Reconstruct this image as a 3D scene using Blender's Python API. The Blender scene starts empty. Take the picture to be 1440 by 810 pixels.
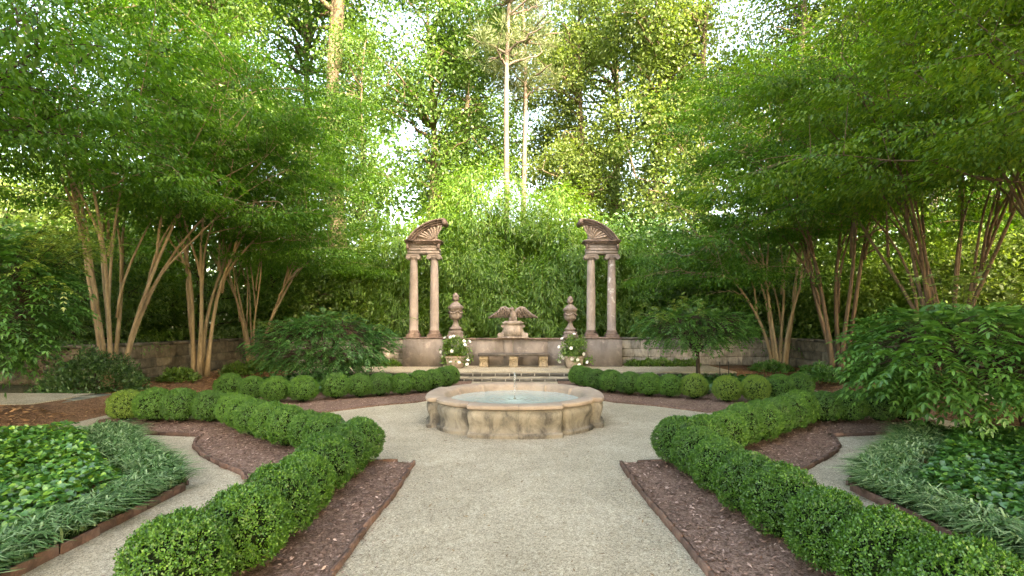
import bpy, bmesh, math, random
import numpy as np
from mathutils import Vector, Matrix

random.seed(7)
S = bpy.context.scene
COL = S.collection
R = math.radians
PI = math.pi

# ---------------------------------------------------------------- camera
CAM_H = 1.95
cam_data = bpy.data.cameras.new('camera')
cam_data.sensor_width = 36.0
cam_data.lens = 36.0 * 720 / 1440
cam_data.shift_y = 47 / 1440
cam_data.shift_x = -1 / 1440
cam_data.clip_end = 600
cam = bpy.data.objects.new('camera', cam_data)
cam.location = (-0.06, 0, CAM_H)
cam.rotation_euler = (R(90), 0, 0)
COL.objects.link(cam)
S.camera = cam

# ---------------------------------------------------------------- light
SUN_AZ_X, SUN_AZ_Y, SUN_EL = 0.46, -0.89, R(36)      # where the sun stands (behind the camera, to the right)
world = bpy.data.worlds.new('World')
S.world = world
world.use_nodes = True
wn = world.node_tree.nodes
wl = world.node_tree.links
bg = wn['Background']
sky = wn.new('ShaderNodeTexSky')
sky.sky_type = 'NISHITA'
sky.sun_disc = False
sky.sun_elevation = SUN_EL
sky.sun_rotation = math.atan2(SUN_AZ_X, SUN_AZ_Y)
sky.air_density = 1.0
sky.dust_density = 2.5
sky.ozone_density = 1.0
wl.new(sky.outputs[0], bg.inputs[0])
bg.inputs[1].default_value = 0.15
sun_data = bpy.data.lights.new('sun', 'SUN')
sun_data.energy = 2.1
sun_data.angle = R(0.6)
sun_data.color = (1.0, 0.95, 0.86)
sun = bpy.data.objects.new('sun', sun_data)
sd = Vector((SUN_AZ_X * math.cos(SUN_EL), SUN_AZ_Y * math.cos(SUN_EL), math.sin(SUN_EL)))
sun.rotation_euler = sd.to_track_quat('Z', 'Y').to_euler()
sun.location = (12, -24, 30)
COL.objects.link(sun)

vs = S.view_settings
vs.view_transform = 'Standard'
vs.look = 'None'
vs.gamma = 1.0
vs.use_curve_mapping = False
vs.exposure = 3.6
vs.use_white_balance = True          # the camera was balanced for open shade
vs.white_balance_temperature = 9500
S.render.engine = 'CYCLES'
cy = S.cycles
cy.max_bounces = 8
cy.diffuse_bounces = 6
cy.glossy_bounces = 3
cy.transmission_bounces = 5
cy.transparent_max_bounces = 6
cy.caustics_reflective = False
cy.caustics_refractive = False
cy.use_denoising = True
cy.sample_clamp_indirect = 8.0
cy.use_adaptive_sampling = True
cy.adaptive_threshold = 0.02


# ---------------------------------------------------------------- materials
class NT:
    def __init__(self, name):
        self.m = bpy.data.materials.new(name)
        self.m.use_nodes = True
        self.t = self.m.node_tree
        self.n = self.t.nodes
        self.n.clear()
        self.out = self.n.new('ShaderNodeOutputMaterial')

    def node(self, kind, **kw):
        nd = self.n.new(kind)
        for k, v in kw.items():
            if k == 'inp':
                for a, b in v.items():
                    nd.inputs[a].default_value = b
            else:
                setattr(nd, k, v)
        return nd

    def link(self, a, b):
        self.t.links.new(a, b)

    def coords(self, obj=True):
        return self.node('ShaderNodeTexCoord').outputs['Object' if obj else 'Generated']

    def world_pos(self):
        return self.node('ShaderNodeNewGeometry').outputs['Position']

    def noise(self, vec, scale, detail=4, rough=0.55, dist=0.0):
        nd = self.node('ShaderNodeTexNoise', inp={'Scale': scale, 'Detail': detail, 'Roughness': rough, 'Distortion': dist})
        self.link(vec, nd.inputs['Vector'])
        return nd.outputs['Fac']

    def ramp(self, fac, stops):
        nd = self.node('ShaderNodeValToRGB')
        e = nd.color_ramp.elements
        while len(e) < len(stops):
            e.new(0.5)
        for el, (p, c) in zip(e, stops):
            el.position = p
            el.color = (*c, 1) if len(c) == 3 else c
        self.link(fac, nd.inputs[0])
        return nd.outputs[0]

    def mix(self, fac, a, b, mode='MIX'):
        nd = self.node('ShaderNodeMix', data_type='RGBA', blend_type=mode)
        for sock, v in ((nd.inputs[0], fac), (nd.inputs[6], a), (nd.inputs[7], b)):
            if isinstance(v, (int, float)):
                sock.default_value = v
            elif isinstance(v, tuple):
                sock.default_value = (*v, 1)
            else:
                self.link(v, sock)
        return nd.outputs[2]

    def bump(self, h, strength, dist, normal=None):
        nd = self.node('ShaderNodeBump', inp={'Strength': strength, 'Distance': dist})
        self.link(h, nd.inputs['Height'])
        if normal is not None:
            self.link(normal, nd.inputs['Normal'])
        return nd.outputs[0]

    def principled(self, color, rough=0.8, normal=None, spec=0.3, **kw):
        p = self.node('ShaderNodeBsdfPrincipled')
        if isinstance(color, tuple):
            p.inputs['Base Color'].default_value = (*color, 1)
        else:
            self.link(color, p.inputs['Base Color'])
        if isinstance(rough, (int, float)):
            p.inputs['Roughness'].default_value = rough
        else:
            self.link(rough, p.inputs['Roughness'])
        p.inputs['Specular IOR Level'].default_value = spec
        if normal is not None:
            self.link(normal, p.inputs['Normal'])
        for k, v in kw.items():
            p.inputs[k].default_value = v
        self.link(p.outputs[0], self.out.inputs[0])
        return p


def leaf_material(name, dark, mid, light, trans=0.4, gloss=0.06, rough=0.45, tint=(1.25, 1.25, 0.55)):
    """Leaf: diffuse + translucent + a little gloss; colour varies leaf by leaf and tree by tree."""
    t = NT(name)
    at = t.node('ShaderNodeAttribute', attribute_name='rnd')
    oi = t.node('ShaderNodeObjectInfo')
    ad = t.node('ShaderNodeMath', operation='MULTIPLY_ADD', inp={1: 0.26, 2: -0.13})
    t.link(oi.outputs['Random'], ad.inputs[0])
    ad2 = t.node('ShaderNodeMath', operation='ADD', use_clamp=True)
    t.link(at.outputs['Fac'], ad2.inputs[0])
    t.link(ad.outputs[0], ad2.inputs[1])
    c = t.ramp(ad2.outputs[0], [(0.0, dark), (0.5, mid), (1.0, light)])
    d = t.node('ShaderNodeBsdfDiffuse')
    t.link(c, d.inputs[0])
    tr = t.node('ShaderNodeBsdfTranslucent')
    c2 = t.mix(1.0, c, tint, 'MULTIPLY')
    t.link(c2, tr.inputs[0])
    m1 = t.node('ShaderNodeMixShader', inp={0: trans})
    t.link(d.outputs[0], m1.inputs[1])
    t.link(tr.outputs[0], m1.inputs[2])
    g = t.node('ShaderNodeBsdfGlossy', inp={'Roughness': rough, 'Color': (0.9, 1, 0.9, 1)})
    m2 = t.node('ShaderNodeMixShader', inp={0: gloss})
    t.link(m1.outputs[0], m2.inputs[1])
    t.link(g.outputs[0], m2.inputs[2])
    t.link(m2.outputs[0], t.out.inputs[0])
    return t.m


def bark_material(name, a, b, scale=3.0, stretch=0.25):
    t = NT(name)
    mp = t.node('ShaderNodeMapping', inp={'Scale': (1, 1, stretch)})
    t.link(t.coords(), mp.inputs[0])
    n = t.noise(mp.outputs[0], scale, 6, 0.65, 0.6)
    n2 = t.noise(mp.outputs[0], scale * 7, 5, 0.7)
    c = t.ramp(n, [(0.3, a), (0.7, b)])
    c = t.mix(0.35, c, t.ramp(n2, [(0.35, tuple(x * 0.35 for x in a)), (0.65, b)]))
    t.principled(c, 0.9, t.bump(n2, 0.6, 0.03), 0.15)
    return t.m


def stone_material(name, a, b, stain=(0.05, 0.045, 0.04), stain_amt=0.45, pale=None, pale_amt=0.0, scale=2.2, streak=0.35, seed=0.0, vary=0.0):
    """Weathered stone: blotches, dark vertical run-off stains, pale lichen and fine grain."""
    t = NT(name)
    pos = t.world_pos()
    mp0 = t.node('ShaderNodeMapping', inp={'Location': (seed, seed * 2, seed)})
    t.link(pos, mp0.inputs[0])
    p = mp0.outputs[0]
    base = t.ramp(t.noise(p, scale, 6, 0.62), [(0.32, a), (0.68, b)])
    mp = t.node('ShaderNodeMapping', inp={'Scale': (1, 1, streak)})
    t.link(p, mp.inputs[0])
    st = t.ramp(t.noise(mp.outputs[0], scale * 2.1, 7, 0.7, 0.4), [(0.44, (0, 0, 0)), (0.64, (1, 1, 1))])
    f = t.node('ShaderNodeMath', operation='MULTIPLY', inp={1: stain_amt})
    t.link(st, f.inputs[0])
    c = t.mix(f.outputs[0], base, stain)
    if pale:
        pl = t.ramp(t.noise(p, scale * 2.7, 6, 0.7, 0.3), [(0.56, (0, 0, 0)), (0.68, (1, 1, 1))])
        f2 = t.node('ShaderNodeMath', operation='MULTIPLY', inp={1: pale_amt})
        t.link(pl, f2.inputs[0])
        c = t.mix(f2.outputs[0], c, pale)
    fine = t.noise(p, 55, 5, 0.7)
    c = t.mix(0.35, c, t.ramp(fine, [(0.25, (0.35, 0.35, 0.35)), (0.75, (0.75, 0.75, 0.75))]), 'OVERLAY')
    if vary:
        oi = t.node('ShaderNodeObjectInfo')
        g = t.ramp(oi.outputs['Random'], [(0, (1 - vary,) * 3), (0.5, (1, 0.96, 0.9)), (1, (1 + vary, 1 + vary * 0.9, 1 + vary * 0.75))])
        c = t.mix(1.0, c, g, 'MULTIPLY')
    nb = t.bump(fine, 0.35, 0.012)
    nb = t.bump(t.noise(p, 9, 5, 0.6), 0.3, 0.012, nb)
    t.principled(c, 0.88, nb, 0.2)
    return t.m


M = {}
# foliage
M['box'] = leaf_material('boxwood_leaf', (0.016, 0.055, 0.007), (0.052, 0.16, 0.016), (0.14, 0.31, 0.032), 0.2, 0.05)
M['boxy'] = leaf_material('boxwood_young_leaf', (0.038, 0.083, 0.011), (0.135, 0.247, 0.030), (0.330, 0.450, 0.060), 0.25, 0.05)
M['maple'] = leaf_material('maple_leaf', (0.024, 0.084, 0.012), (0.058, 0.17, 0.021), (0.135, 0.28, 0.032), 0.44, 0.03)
M['mapley'] = leaf_material('maple_leaf_sun_tinted', (0.036, 0.10, 0.014), (0.092, 0.20, 0.025), (0.22, 0.33, 0.04), 0.47, 0.03)  # yellower copy of the maple leaf, sunlight put into its colour
M['broad'] = leaf_material('woodland_leaf', (0.04, 0.105, 0.022), (0.088, 0.19, 0.042), (0.17, 0.28, 0.075), 0.48, 0.03)
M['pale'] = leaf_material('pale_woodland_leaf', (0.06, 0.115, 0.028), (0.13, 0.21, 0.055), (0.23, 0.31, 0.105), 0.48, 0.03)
M['bamboo'] = leaf_material('bamboo_leaf', (0.041, 0.116, 0.014), (0.094, 0.225, 0.029), (0.189, 0.334, 0.043), 0.4, 0.05)
M['dark'] = leaf_material('evergreen_leaf', (0.016, 0.05, 0.016), (0.045, 0.115, 0.03), (0.095, 0.20, 0.05), 0.25, 0.05)
M['hemlock'] = leaf_material('hemlock_leaf', (0.04, 0.09, 0.032), (0.095, 0.185, 0.062), (0.18, 0.29, 0.10), 0.35, 0.03)
M['pine'] = leaf_material('pine_needles', (0.046, 0.078, 0.033), (0.098, 0.143, 0.058), (0.169, 0.208, 0.091), 0.3, 0.05)
M['wist'] = leaf_material('wisteria_leaflet', (0.026, 0.09, 0.018), (0.062, 0.19, 0.034), (0.13, 0.30, 0.055), 0.35, 0.05, 0.5)
M['wisty'] = leaf_material('wisteria_young_leaflet', (0.06, 0.13, 0.015), (0.14, 0.23, 0.03), (0.25, 0.32, 0.06), 0.4, 0.07)
M['wistb'] = leaf_material('bluish_wisteria_leaflet', (0.024, 0.085, 0.024), (0.052, 0.17, 0.05), (0.11, 0.27, 0.08), 0.35, 0.04)
M['ivy'] = leaf_material('ivy_leaf', (0.014, 0.065, 0.012), (0.037, 0.145, 0.020), (0.187, 0.340, 0.037), 0.2, 0.08, 0.38)
M['lir'] = leaf_material('liriope_blade', (0.02, 0.07, 0.016), (0.085, 0.19, 0.06), (0.34, 0.46, 0.25), 0.25, 0.05)
M['fern'] = leaf_material('fern_leaf', (0.039, 0.104, 0.016), (0.098, 0.202, 0.029), (0.195, 0.312, 0.052), 0.35, 0.05)
M['litter'] = leaf_material('fallen_leaf', (0.10, 0.055, 0.03), (0.20, 0.12, 0.06), (0.34, 0.22, 0.11), 0.1, 0.03)
M['straw'] = leaf_material('pine_straw', (0.156, 0.078, 0.036), (0.312, 0.168, 0.084), (0.480, 0.288, 0.156), 0.1, 0.03)
M['chips'] = leaf_material('mulch_chip', (0.07, 0.037, 0.027), (0.235, 0.138, 0.105), (0.52, 0.36, 0.30), 0.0, 0.03)
M['petal'] = leaf_material('white_petal', (0.70, 0.70, 0.66), (0.78, 0.78, 0.76), (0.84, 0.84, 0.82), 0.3, 0.03, tint=(1, 1, 0.95))
# bark
M['myrtle'] = bark_material('tan_smooth_bark', (0.21, 0.15, 0.09), (0.41, 0.32, 0.205), 2.0)
M['redbark'] = bark_material('red_brown_bark', (0.10, 0.065, 0.042), (0.23, 0.16, 0.105), 2.5)
M['oakbark'] = bark_material('grey_brown_bark', (0.09, 0.07, 0.05), (0.24, 0.185, 0.13), 2.5)
M['pinebark'] = bark_material('pinkish_pine_bark', (0.13, 0.10, 0.085), (0.29, 0.235, 0.20), 3.0, 0.35)
M['darkbark'] = bark_material('dark_bark', (0.035, 0.026, 0.02), (0.10, 0.075, 0.055), 3.0)
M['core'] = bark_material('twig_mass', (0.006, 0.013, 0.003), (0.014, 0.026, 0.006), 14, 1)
M['culm'] = bark_material('bamboo_culm', (0.10, 0.14, 0.03), (0.22, 0.25, 0.08), 3.0, 0.2)
# stone
M['column'] = stone_material('pink_limestone', (0.265, 0.222, 0.200), (0.365, 0.312, 0.288), (0.115, 0.096, 0.086), 0.34, (0.60, 0.53, 0.47), 0.25, 1.8, 0.25)
M['column_w'] = stone_material('stained_pink_limestone', (0.26, 0.215, 0.198), (0.365, 0.31, 0.29), (0.105, 0.085, 0.08), 0.5, (0.74, 0.72, 0.70), 0.85, 1.3, 0.4, 4.1)
M['dkstone'] = stone_material('weathered_dark_stone', (0.14, 0.10, 0.085), (0.27, 0.20, 0.17), (0.05, 0.04, 0.035), 0.6, (0.36, 0.28, 0.24), 0.3, 2.5, 0.6)
M['shell'] = stone_material('pale_carved_stone', (0.31, 0.245, 0.205), (0.43, 0.355, 0.305), (0.11, 0.085, 0.07), 0.4, None, 0, 3.0, 0.5)
M['screen'] = stone_material('brown_sandstone', (0.178, 0.155, 0.143), (0.262, 0.232, 0.215), (0.09, 0.078, 0.07), 0.5, (0.43, 0.36, 0.33), 0.45, 1.1, 0.4)
M['statue'] = stone_material('carved_brown_stone', (0.165, 0.135, 0.12), (0.27, 0.225, 0.205), (0.05, 0.042, 0.038), 0.5, (0.40, 0.33, 0.29), 0.3, 4, 0.6)
M['eped'] = stone_material('grey_carved_stone', (0.26, 0.22, 0.195), (0.40, 0.345, 0.31), (0.09, 0.075, 0.07), 0.6, (0.58, 0.54, 0.50), 0.5, 2.6, 0.22)
M['tan'] = stone_material('tan_carved_stone', (0.28, 0.225, 0.155), (0.40, 0.33, 0.24), (0.10, 0.075, 0.05), 0.4, None, 0, 5, 0.6)
M['benchtop'] = stone_material('dark_bench_slab', (0.08, 0.07, 0.062), (0.14, 0.122, 0.108), (0.03, 0.028, 0.025), 0.4, None, 0, 3, 1)
M['rim'] = stone_material('warm_fountain_rim', (0.255, 0.198, 0.152), (0.345, 0.275, 0.215), (0.14, 0.10, 0.078), 0.4, None, 0, 1.6, 1)
M['fount'] = stone_material('fountain_limestone', (0.19, 0.162, 0.122), (0.285, 0.248, 0.192), (0.04, 0.037, 0.032), 0.85, (0.48, 0.41, 0.32), 0.25, 1.35, 0.55, 2.3)
M['wallstone'] = stone_material('garden_wall_stone', (0.10, 0.088, 0.066), (0.20, 0.175, 0.135), (0.035, 0.034, 0.026), 0.6, (0.36, 0.34, 0.30), 0.25, 3, 0.6, 0, 0.35)
M['greystone'] = stone_material('grey_wall_stone', (0.20, 0.19, 0.175), (0.34, 0.32, 0.29), (0.06, 0.06, 0.055), 0.6, (0.45, 0.43, 0.40), 0.3, 2.5, 0.4, 1.0, 0.25)
M['mortar'] = stone_material('old_mortar', (0.10, 0.09, 0.075), (0.19, 0.17, 0.145), (0.04, 0.04, 0.03), 0.5, None, 0, 3, 0.6)
M['pmortar'] = stone_material('pale_mortar', (0.30, 0.28, 0.24), (0.40, 0.38, 0.335), (0.18, 0.165, 0.14), 0.3, None, 0, 4, 1)
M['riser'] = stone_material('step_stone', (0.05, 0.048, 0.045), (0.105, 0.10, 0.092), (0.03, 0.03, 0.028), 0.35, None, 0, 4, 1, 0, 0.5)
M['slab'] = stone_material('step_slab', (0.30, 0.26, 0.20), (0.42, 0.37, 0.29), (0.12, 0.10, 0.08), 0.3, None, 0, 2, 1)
M['slate'] = stone_material('slate_step', (0.14, 0.15, 0.12), (0.25, 0.255, 0.215), (0.05, 0.05, 0.04), 0.4, None, 0, 2, 1)
M['brick'] = stone_material('edging_brick', (0.115, 0.068, 0.052), (0.185, 0.112, 0.088), (0.06, 0.045, 0.038), 0.5, (0.28, 0.22, 0.18), 0.25, 6, 1, 0, 0.3)
M['pot'] = stone_material('planter_stone', (0.30, 0.245, 0.20), (0.43, 0.365, 0.30), (0.13, 0.10, 0.08), 0.5, None, 0, 4, 0.5)
M['patina'] = stone_material('patina', (0.17, 0.19, 0.15), (0.27, 0.28, 0.22), (0.07, 0.07, 0.06), 0.4, None, 0, 6, 1)


def mat_gravel(name, a, b, c3, fine=170.0):
    t = NT(name)
    p = t.world_pos()
    big = t.ramp(t.noise(p, 0.55, 5, 0.6, 0.3), [(0.3, a), (0.7, b)])
    v = t.node('ShaderNodeTexVoronoi', inp={'Scale': fine})
    t.link(p, v.inputs['Vector'])
    g = t.ramp(v.outputs['Color'], [(0.15, (0.25, 0.23, 0.21)), (0.5, (0.5, 0.5, 0.5)), (0.9, (0.74, 0.74, 0.74))])
    c = t.mix(0.85, big, g, 'OVERLAY')
    v2 = t.node('ShaderNodeTexVoronoi', inp={'Scale': fine * 0.33})
    t.link(p, v2.inputs['Vector'])
    g2 = t.ramp(v2.outputs['Color'], [(0.15, (0.36, 0.35, 0.33)), (0.85, (0.64, 0.64, 0.64))])
    c = t.mix(0.8, c, g2, 'OVERLAY')
    pat = t.ramp(t.noise(p, 5, 6, 0.7, 0.8), [(0.55, (0, 0, 0)), (0.75, (1, 1, 1))])
    f = t.node('ShaderNodeMath', operation='MULTIPLY', inp={1: 0.3})
    t.link(pat, f.inputs[0])
    c = t.mix(f.outputs[0], c, c3)
    wr = t.ramp(t.noise(p, 1.3, 6, 0.62, 1.2), [(0.42, (0.88, 0.875, 0.86)), (0.62, (1.04, 1.04, 1.035))])
    c = t.mix(0.8, c, wr, 'MULTIPLY')
    nb = t.bump(v.outputs['Distance'], 0.5, 0.006)
    nb = t.bump(t.noise(p, 7, 6, 0.7), 0.5, 0.025, nb)
    t.principled(c, 0.95, nb, 0.1)
    return t.m


M['gravel'] = mat_gravel('pale_gravel', (0.325, 0.288, 0.218), (0.40, 0.358, 0.28), (0.24, 0.205, 0.145))
M['terrace'] = mat_gravel('terrace_gravel', (0.36, 0.305, 0.225), (0.44, 0.385, 0.295), (0.26, 0.22, 0.155), 110)
M['mulch'] = mat_gravel('bark_mulch', (0.155, 0.097, 0.075), (0.22, 0.145, 0.115), (0.095, 0.06, 0.047), 90)
M['soil'] = mat_gravel('pine_straw_soil', (0.13, 0.072, 0.042), (0.22, 0.125, 0.075), (0.07, 0.045, 0.025), 70)
M['forest'] = mat_gravel('forest_floor', (0.06, 0.055, 0.025), (0.10, 0.085, 0.04), (0.03, 0.05, 0.012), 40)

t = NT('pool_water')
n = t.noise(t.world_pos(), 9, 3, 0.5, 0.5)
t.principled((0.33, 0.40, 0.38), 0.07, t.bump(n, 0.35, 0.03), 0.5)
M['water'] = t.m
t = NT('falling_water')
p = t.principled((0.93, 0.96, 0.98), 0.12, t.bump(t.noise(t.world_pos(), 40, 3), 0.6, 0.02), 0.5)
p.inputs['Transmission Weight'].default_value = 0.85
p.inputs['IOR'].default_value = 1.33
M['jet'] = t.m
t = NT('dark_iron')
t.principled((0.03, 0.028, 0.025), 0.6, t.bump(t.noise(t.coords(), 60, 3), 0.3, 0.003), 0.4)
M['iron'] = t.m


# ---------------------------------------------------------------- mesh helpers
class MB:
    """Collects geometry and links it as ONE mesh object."""
    def __init__(self):
        self.v, self.q, self.t, self.rq, self.n = [], [], [], [], 0

    def add(self, v, quads=None, tris=None, rnd=None):
        v = np.asarray(v, dtype=np.float32).reshape(-1, 3)
        if quads is not None and len(quads):
            q = np.asarray(quads, dtype=np.int32).reshape(-1, 4) + self.n
            self.q.append(q)
            self.rq.append(np.full(len(q), 0.5, np.float32) if rnd is None else np.asarray(rnd, np.float32))
        if tris is not None and len(tris):
            self.t.append(np.asarray(tris, dtype=np.int32).reshape(-1, 3) + self.n)
        self.v.append(v)
        self.n += len(v)
        return self

    def box(self, x0, x1, y0, y1, z0, z1, taper=0.0, jit=0.0):
        cx, cy, hx, hy = (x0 + x1) / 2, (y0 + y1) / 2, (x1 - x0) / 2, (y1 - y0) / 2
        k = 1 - taper
        v = [(cx - hx, cy - hy, z0), (cx + hx, cy - hy, z0), (cx + hx, cy + hy, z0), (cx - hx, cy + hy, z0),
             (cx - hx * k, cy - hy * k, z1), (cx + hx * k, cy - hy * k, z1), (cx + hx * k, cy + hy * k, z1), (cx - hx * k, cy + hy * k, z1)]
        if jit:
            v = [tuple(c + random.uniform(-jit, jit) for c in p) for p in v]
        return self.add(v, [(0, 3, 2, 1), (4, 5, 6, 7), (0, 1, 5, 4), (1, 2, 6, 5), (2, 3, 7, 6), (3, 0, 4, 7)])

    def tube(self, pts, rad, sides=6, cap=True):
        P = np.asarray(pts, dtype=float)
        n = len(P)
        rad = np.broadcast_to(np.asarray(rad, dtype=float), (n,))
        T = np.gradient(P, axis=0)
        T /= np.linalg.norm(T, axis=1, keepdims=True) + 1e-9
        ref = np.array([0.31, 0.95, 0.05]) if abs(T[:, 2]).mean() > 0.6 else np.array([0.02, 0.03, 1.0])
        A = np.cross(T, ref)
        A /= np.linalg.norm(A, axis=1, keepdims=True) + 1e-9
        B = np.cross(T, A)
        a = np.arange(sides) * 2 * PI / sides
        ring = P[:, None, :] + rad[:, None, None] * (np.cos(a)[None, :, None] * A[:, None, :] + np.sin(a)[None, :, None] * B[:, None, :])
        q = []
        i = np.arange(n - 1)[:, None] * sides
        j = np.arange(sides)[None, :]
        j2 = (j + 1) % sides
        q = np.stack([i + j, i + j2, i + sides + j2, i + sides + j], -1).reshape(-1, 4)
        tr = []
        if cap and sides > 2:
            for base, rev in ((0, True), ((n - 1) * sides, False)):
                for k in range(1, sides - 1):
                    f = (base, base + k, base + k + 1)
                    tr.append(f if not rev else f[::-1])
        return self.add(ring.reshape(-1, 3), q, tr)

    def lathe(self, prof, sides=32, cx=0.0, cy=0.0, shape=None, cap=True, rnd=None):
        """prof: (radius, z). shape(theta) gives a radius multiplier or, as a pair, an offset outline."""
        a = np.arange(sides) * 2 * PI / sides
        V = []
        for r, z in prof:
            rr = np.full(sides, r) if shape is None else shape(a, r, z)
            V.append(np.stack([cx + rr * np.cos(a), cy + rr * np.sin(a), np.full(sides, z)], -1))
        n = len(prof)
        i = np.arange(n - 1)[:, None] * sides
        j = np.arange(sides)[None, :]
        j2 = (j + 1) % sides
        q = np.stack([i + j, i + j2, i + sides + j2, i + sides + j], -1).reshape(-1, 4)
        V = np.concatenate(V)
        tr = []
        if cap:
            c0, c1 = len(V), len(V) + 1
            V = np.concatenate([V, [[cx, cy, prof[0][1]], [cx, cy, prof[-1][1]]]])
            for k in range(sides):
                k2 = (k + 1) % sides
                tr += [(c0, k2, k), (c1, (n - 1) * sides + k, (n - 1) * sides + k2)]
        return self.add(V, q, tr)

    def prism(self, outline, y0, y1):
        """outline: list of (x, z), counter-clockwise seen from -Y; convex enough for a fan about its centroid."""
        o = np.asarray(outline, float)
        n = len(o)
        f = np.stack([o[:, 0], np.full(n, y0), o[:, 1]], -1)
        b = np.stack([o[:, 0], np.full(n, y1), o[:, 1]], -1)
        c = o.mean(0)
        V = np.concatenate([f, b, [[c[0], y0, c[1]], [c[0], y1, c[1]]]])
        k = np.arange(n)
        k2 = (k + 1) % n
        q = np.stack([k, k + n, k2 + n, k2], -1)
        tr = [(2 * n, int(i), int(j)) for i, j in zip(k, k2)] + [(2 * n + 1, int(j) + n, int(i) + n) for i, j in zip(k, k2)]
        return self.add(V, q, tr)

    def mesh(self, name, mat, smooth=False):
        me = bpy.data.meshes.new(name)
        V = np.concatenate(self.v) if self.v else np.zeros((0, 3), np.float32)
        Q = np.concatenate(self.q) if self.q else np.zeros((0, 4), np.int32)
        T = np.concatenate(self.t) if self.t else np.zeros((0, 3), np.int32)
        me.vertices.add(len(V))
        me.vertices.foreach_set('co', V.astype(np.float32).ravel())
        nl = Q.size + T.size
        me.loops.add(nl)
        me.loops.foreach_set('vertex_index', np.concatenate([Q.ravel(), T.ravel()]).astype(np.int32))
        me.polygons.add(len(Q) + len(T))
        st = np.concatenate([np.arange(len(Q)) * 4, Q.size + np.arange(len(T)) * 3]).astype(np.int32)
        me.polygons.foreach_set('loop_start', st)
        me.update(calc_edges=True)
        at = me.attributes.new('rnd', 'FLOAT', 'FACE')
        rq = np.concatenate(self.rq) if self.rq else np.zeros(0, np.float32)
        at.data.foreach_set('value', np.concatenate([rq, np.full(len(T), 0.5, np.float32)]))
        if mat is not None:
            me.materials.append(M[mat] if isinstance(mat, str) else mat)
        if smooth is True:
            me.shade_smooth()
        elif smooth:
            me.shade_smooth()
            me.set_sharp_from_angle(angle=R(smooth))
        me.validate()
        return me

    def build(self, name, mat, parent=None, smooth=False, loc=None, rz=0.0, scale=None):
        return link(name, self.mesh(name, mat, smooth), parent, loc, rz, scale)


def link(name, data, parent=None, loc=None, rz=0.0, scale=None):
    o = bpy.data.objects.new(name, data)
    COL.objects.link(o)
    if parent is not None:
        o.parent = parent
    if loc is not None:
        o.location = loc
    if rz:
        o.rotation_euler = (0, 0, rz)
    if scale is not None:
        o.scale = (scale,) * 3 if isinstance(scale, (int, float)) else scale
    return o


def tag(o, label=None, cat=None, group=None, kind=None):
    if label:
        o['label'] = label
    if cat:
        o['category'] = cat
    if group:
        o['group'] = group
    if kind:
        o['kind'] = kind
    return o


def thing(name, label, cat, loc=(0, 0, 0), rz=0.0, group=None, scale=None):
    return tag(link(name, None, None, loc, rz, scale), label, cat, group)


def copy_tree(o, parent=None):
    c = o.copy()
    COL.objects.link(c)
    c.parent = parent
    for ch in list(o.children):
        copy_tree(ch, c)
    return c


ORD = ['first', 'second', 'third', 'fourth', 'fifth', 'sixth', 'seventh', 'eighth', 'ninth', 'tenth', 'eleventh', 'twelfth']
SIDE = {-1: 'unstained columns', 1: 'white-stained column'}


# ---------------------------------------------------------------- foliage helpers
def unit(v):
    return v / (np.linalg.norm(v, axis=-1, keepdims=True) + 1e-9)


def add_leaves(mb, c, d, nrm, L, W, rnd, fold=0.2, droop=0.1, widest=0.45):
    """Diamond leaves: c base point, d axis, nrm face normal."""
    d = unit(d)
    s = unit(np.cross(d, nrm))
    n = np.cross(s, d)
    L = np.broadcast_to(L, (len(c),))[:, None]
    W = np.broadcast_to(W, (len(c),))[:, None]
    m = c + d * L * widest + n * W * fold
    tip = c + d * L - n * L * droop
    V = np.stack([c, m + s * W * 0.5, tip, m - s * W * 0.5], 1).reshape(-1, 3)
    mb.add(V, np.arange(len(c) * 4).reshape(-1, 4), rnd=np.clip(rnd, 0, 1))


def bez(a, b, rise=0.3, n=6, wob=0.0, rng=None):
    a, b = np.asarray(a, float), np.asarray(b, float)
    m = (a + b) / 2
    m[2] += rise * np.linalg.norm(b - a)
    tt = np.linspace(0, 1, n)[:, None]
    P = (1 - tt) ** 2 * a + 2 * tt * (1 - tt) * m + tt ** 2 * b
    if wob and rng is not None:
        P[1:-1] += rng.normal(0, wob, (n - 2, 3))
    return P


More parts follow.
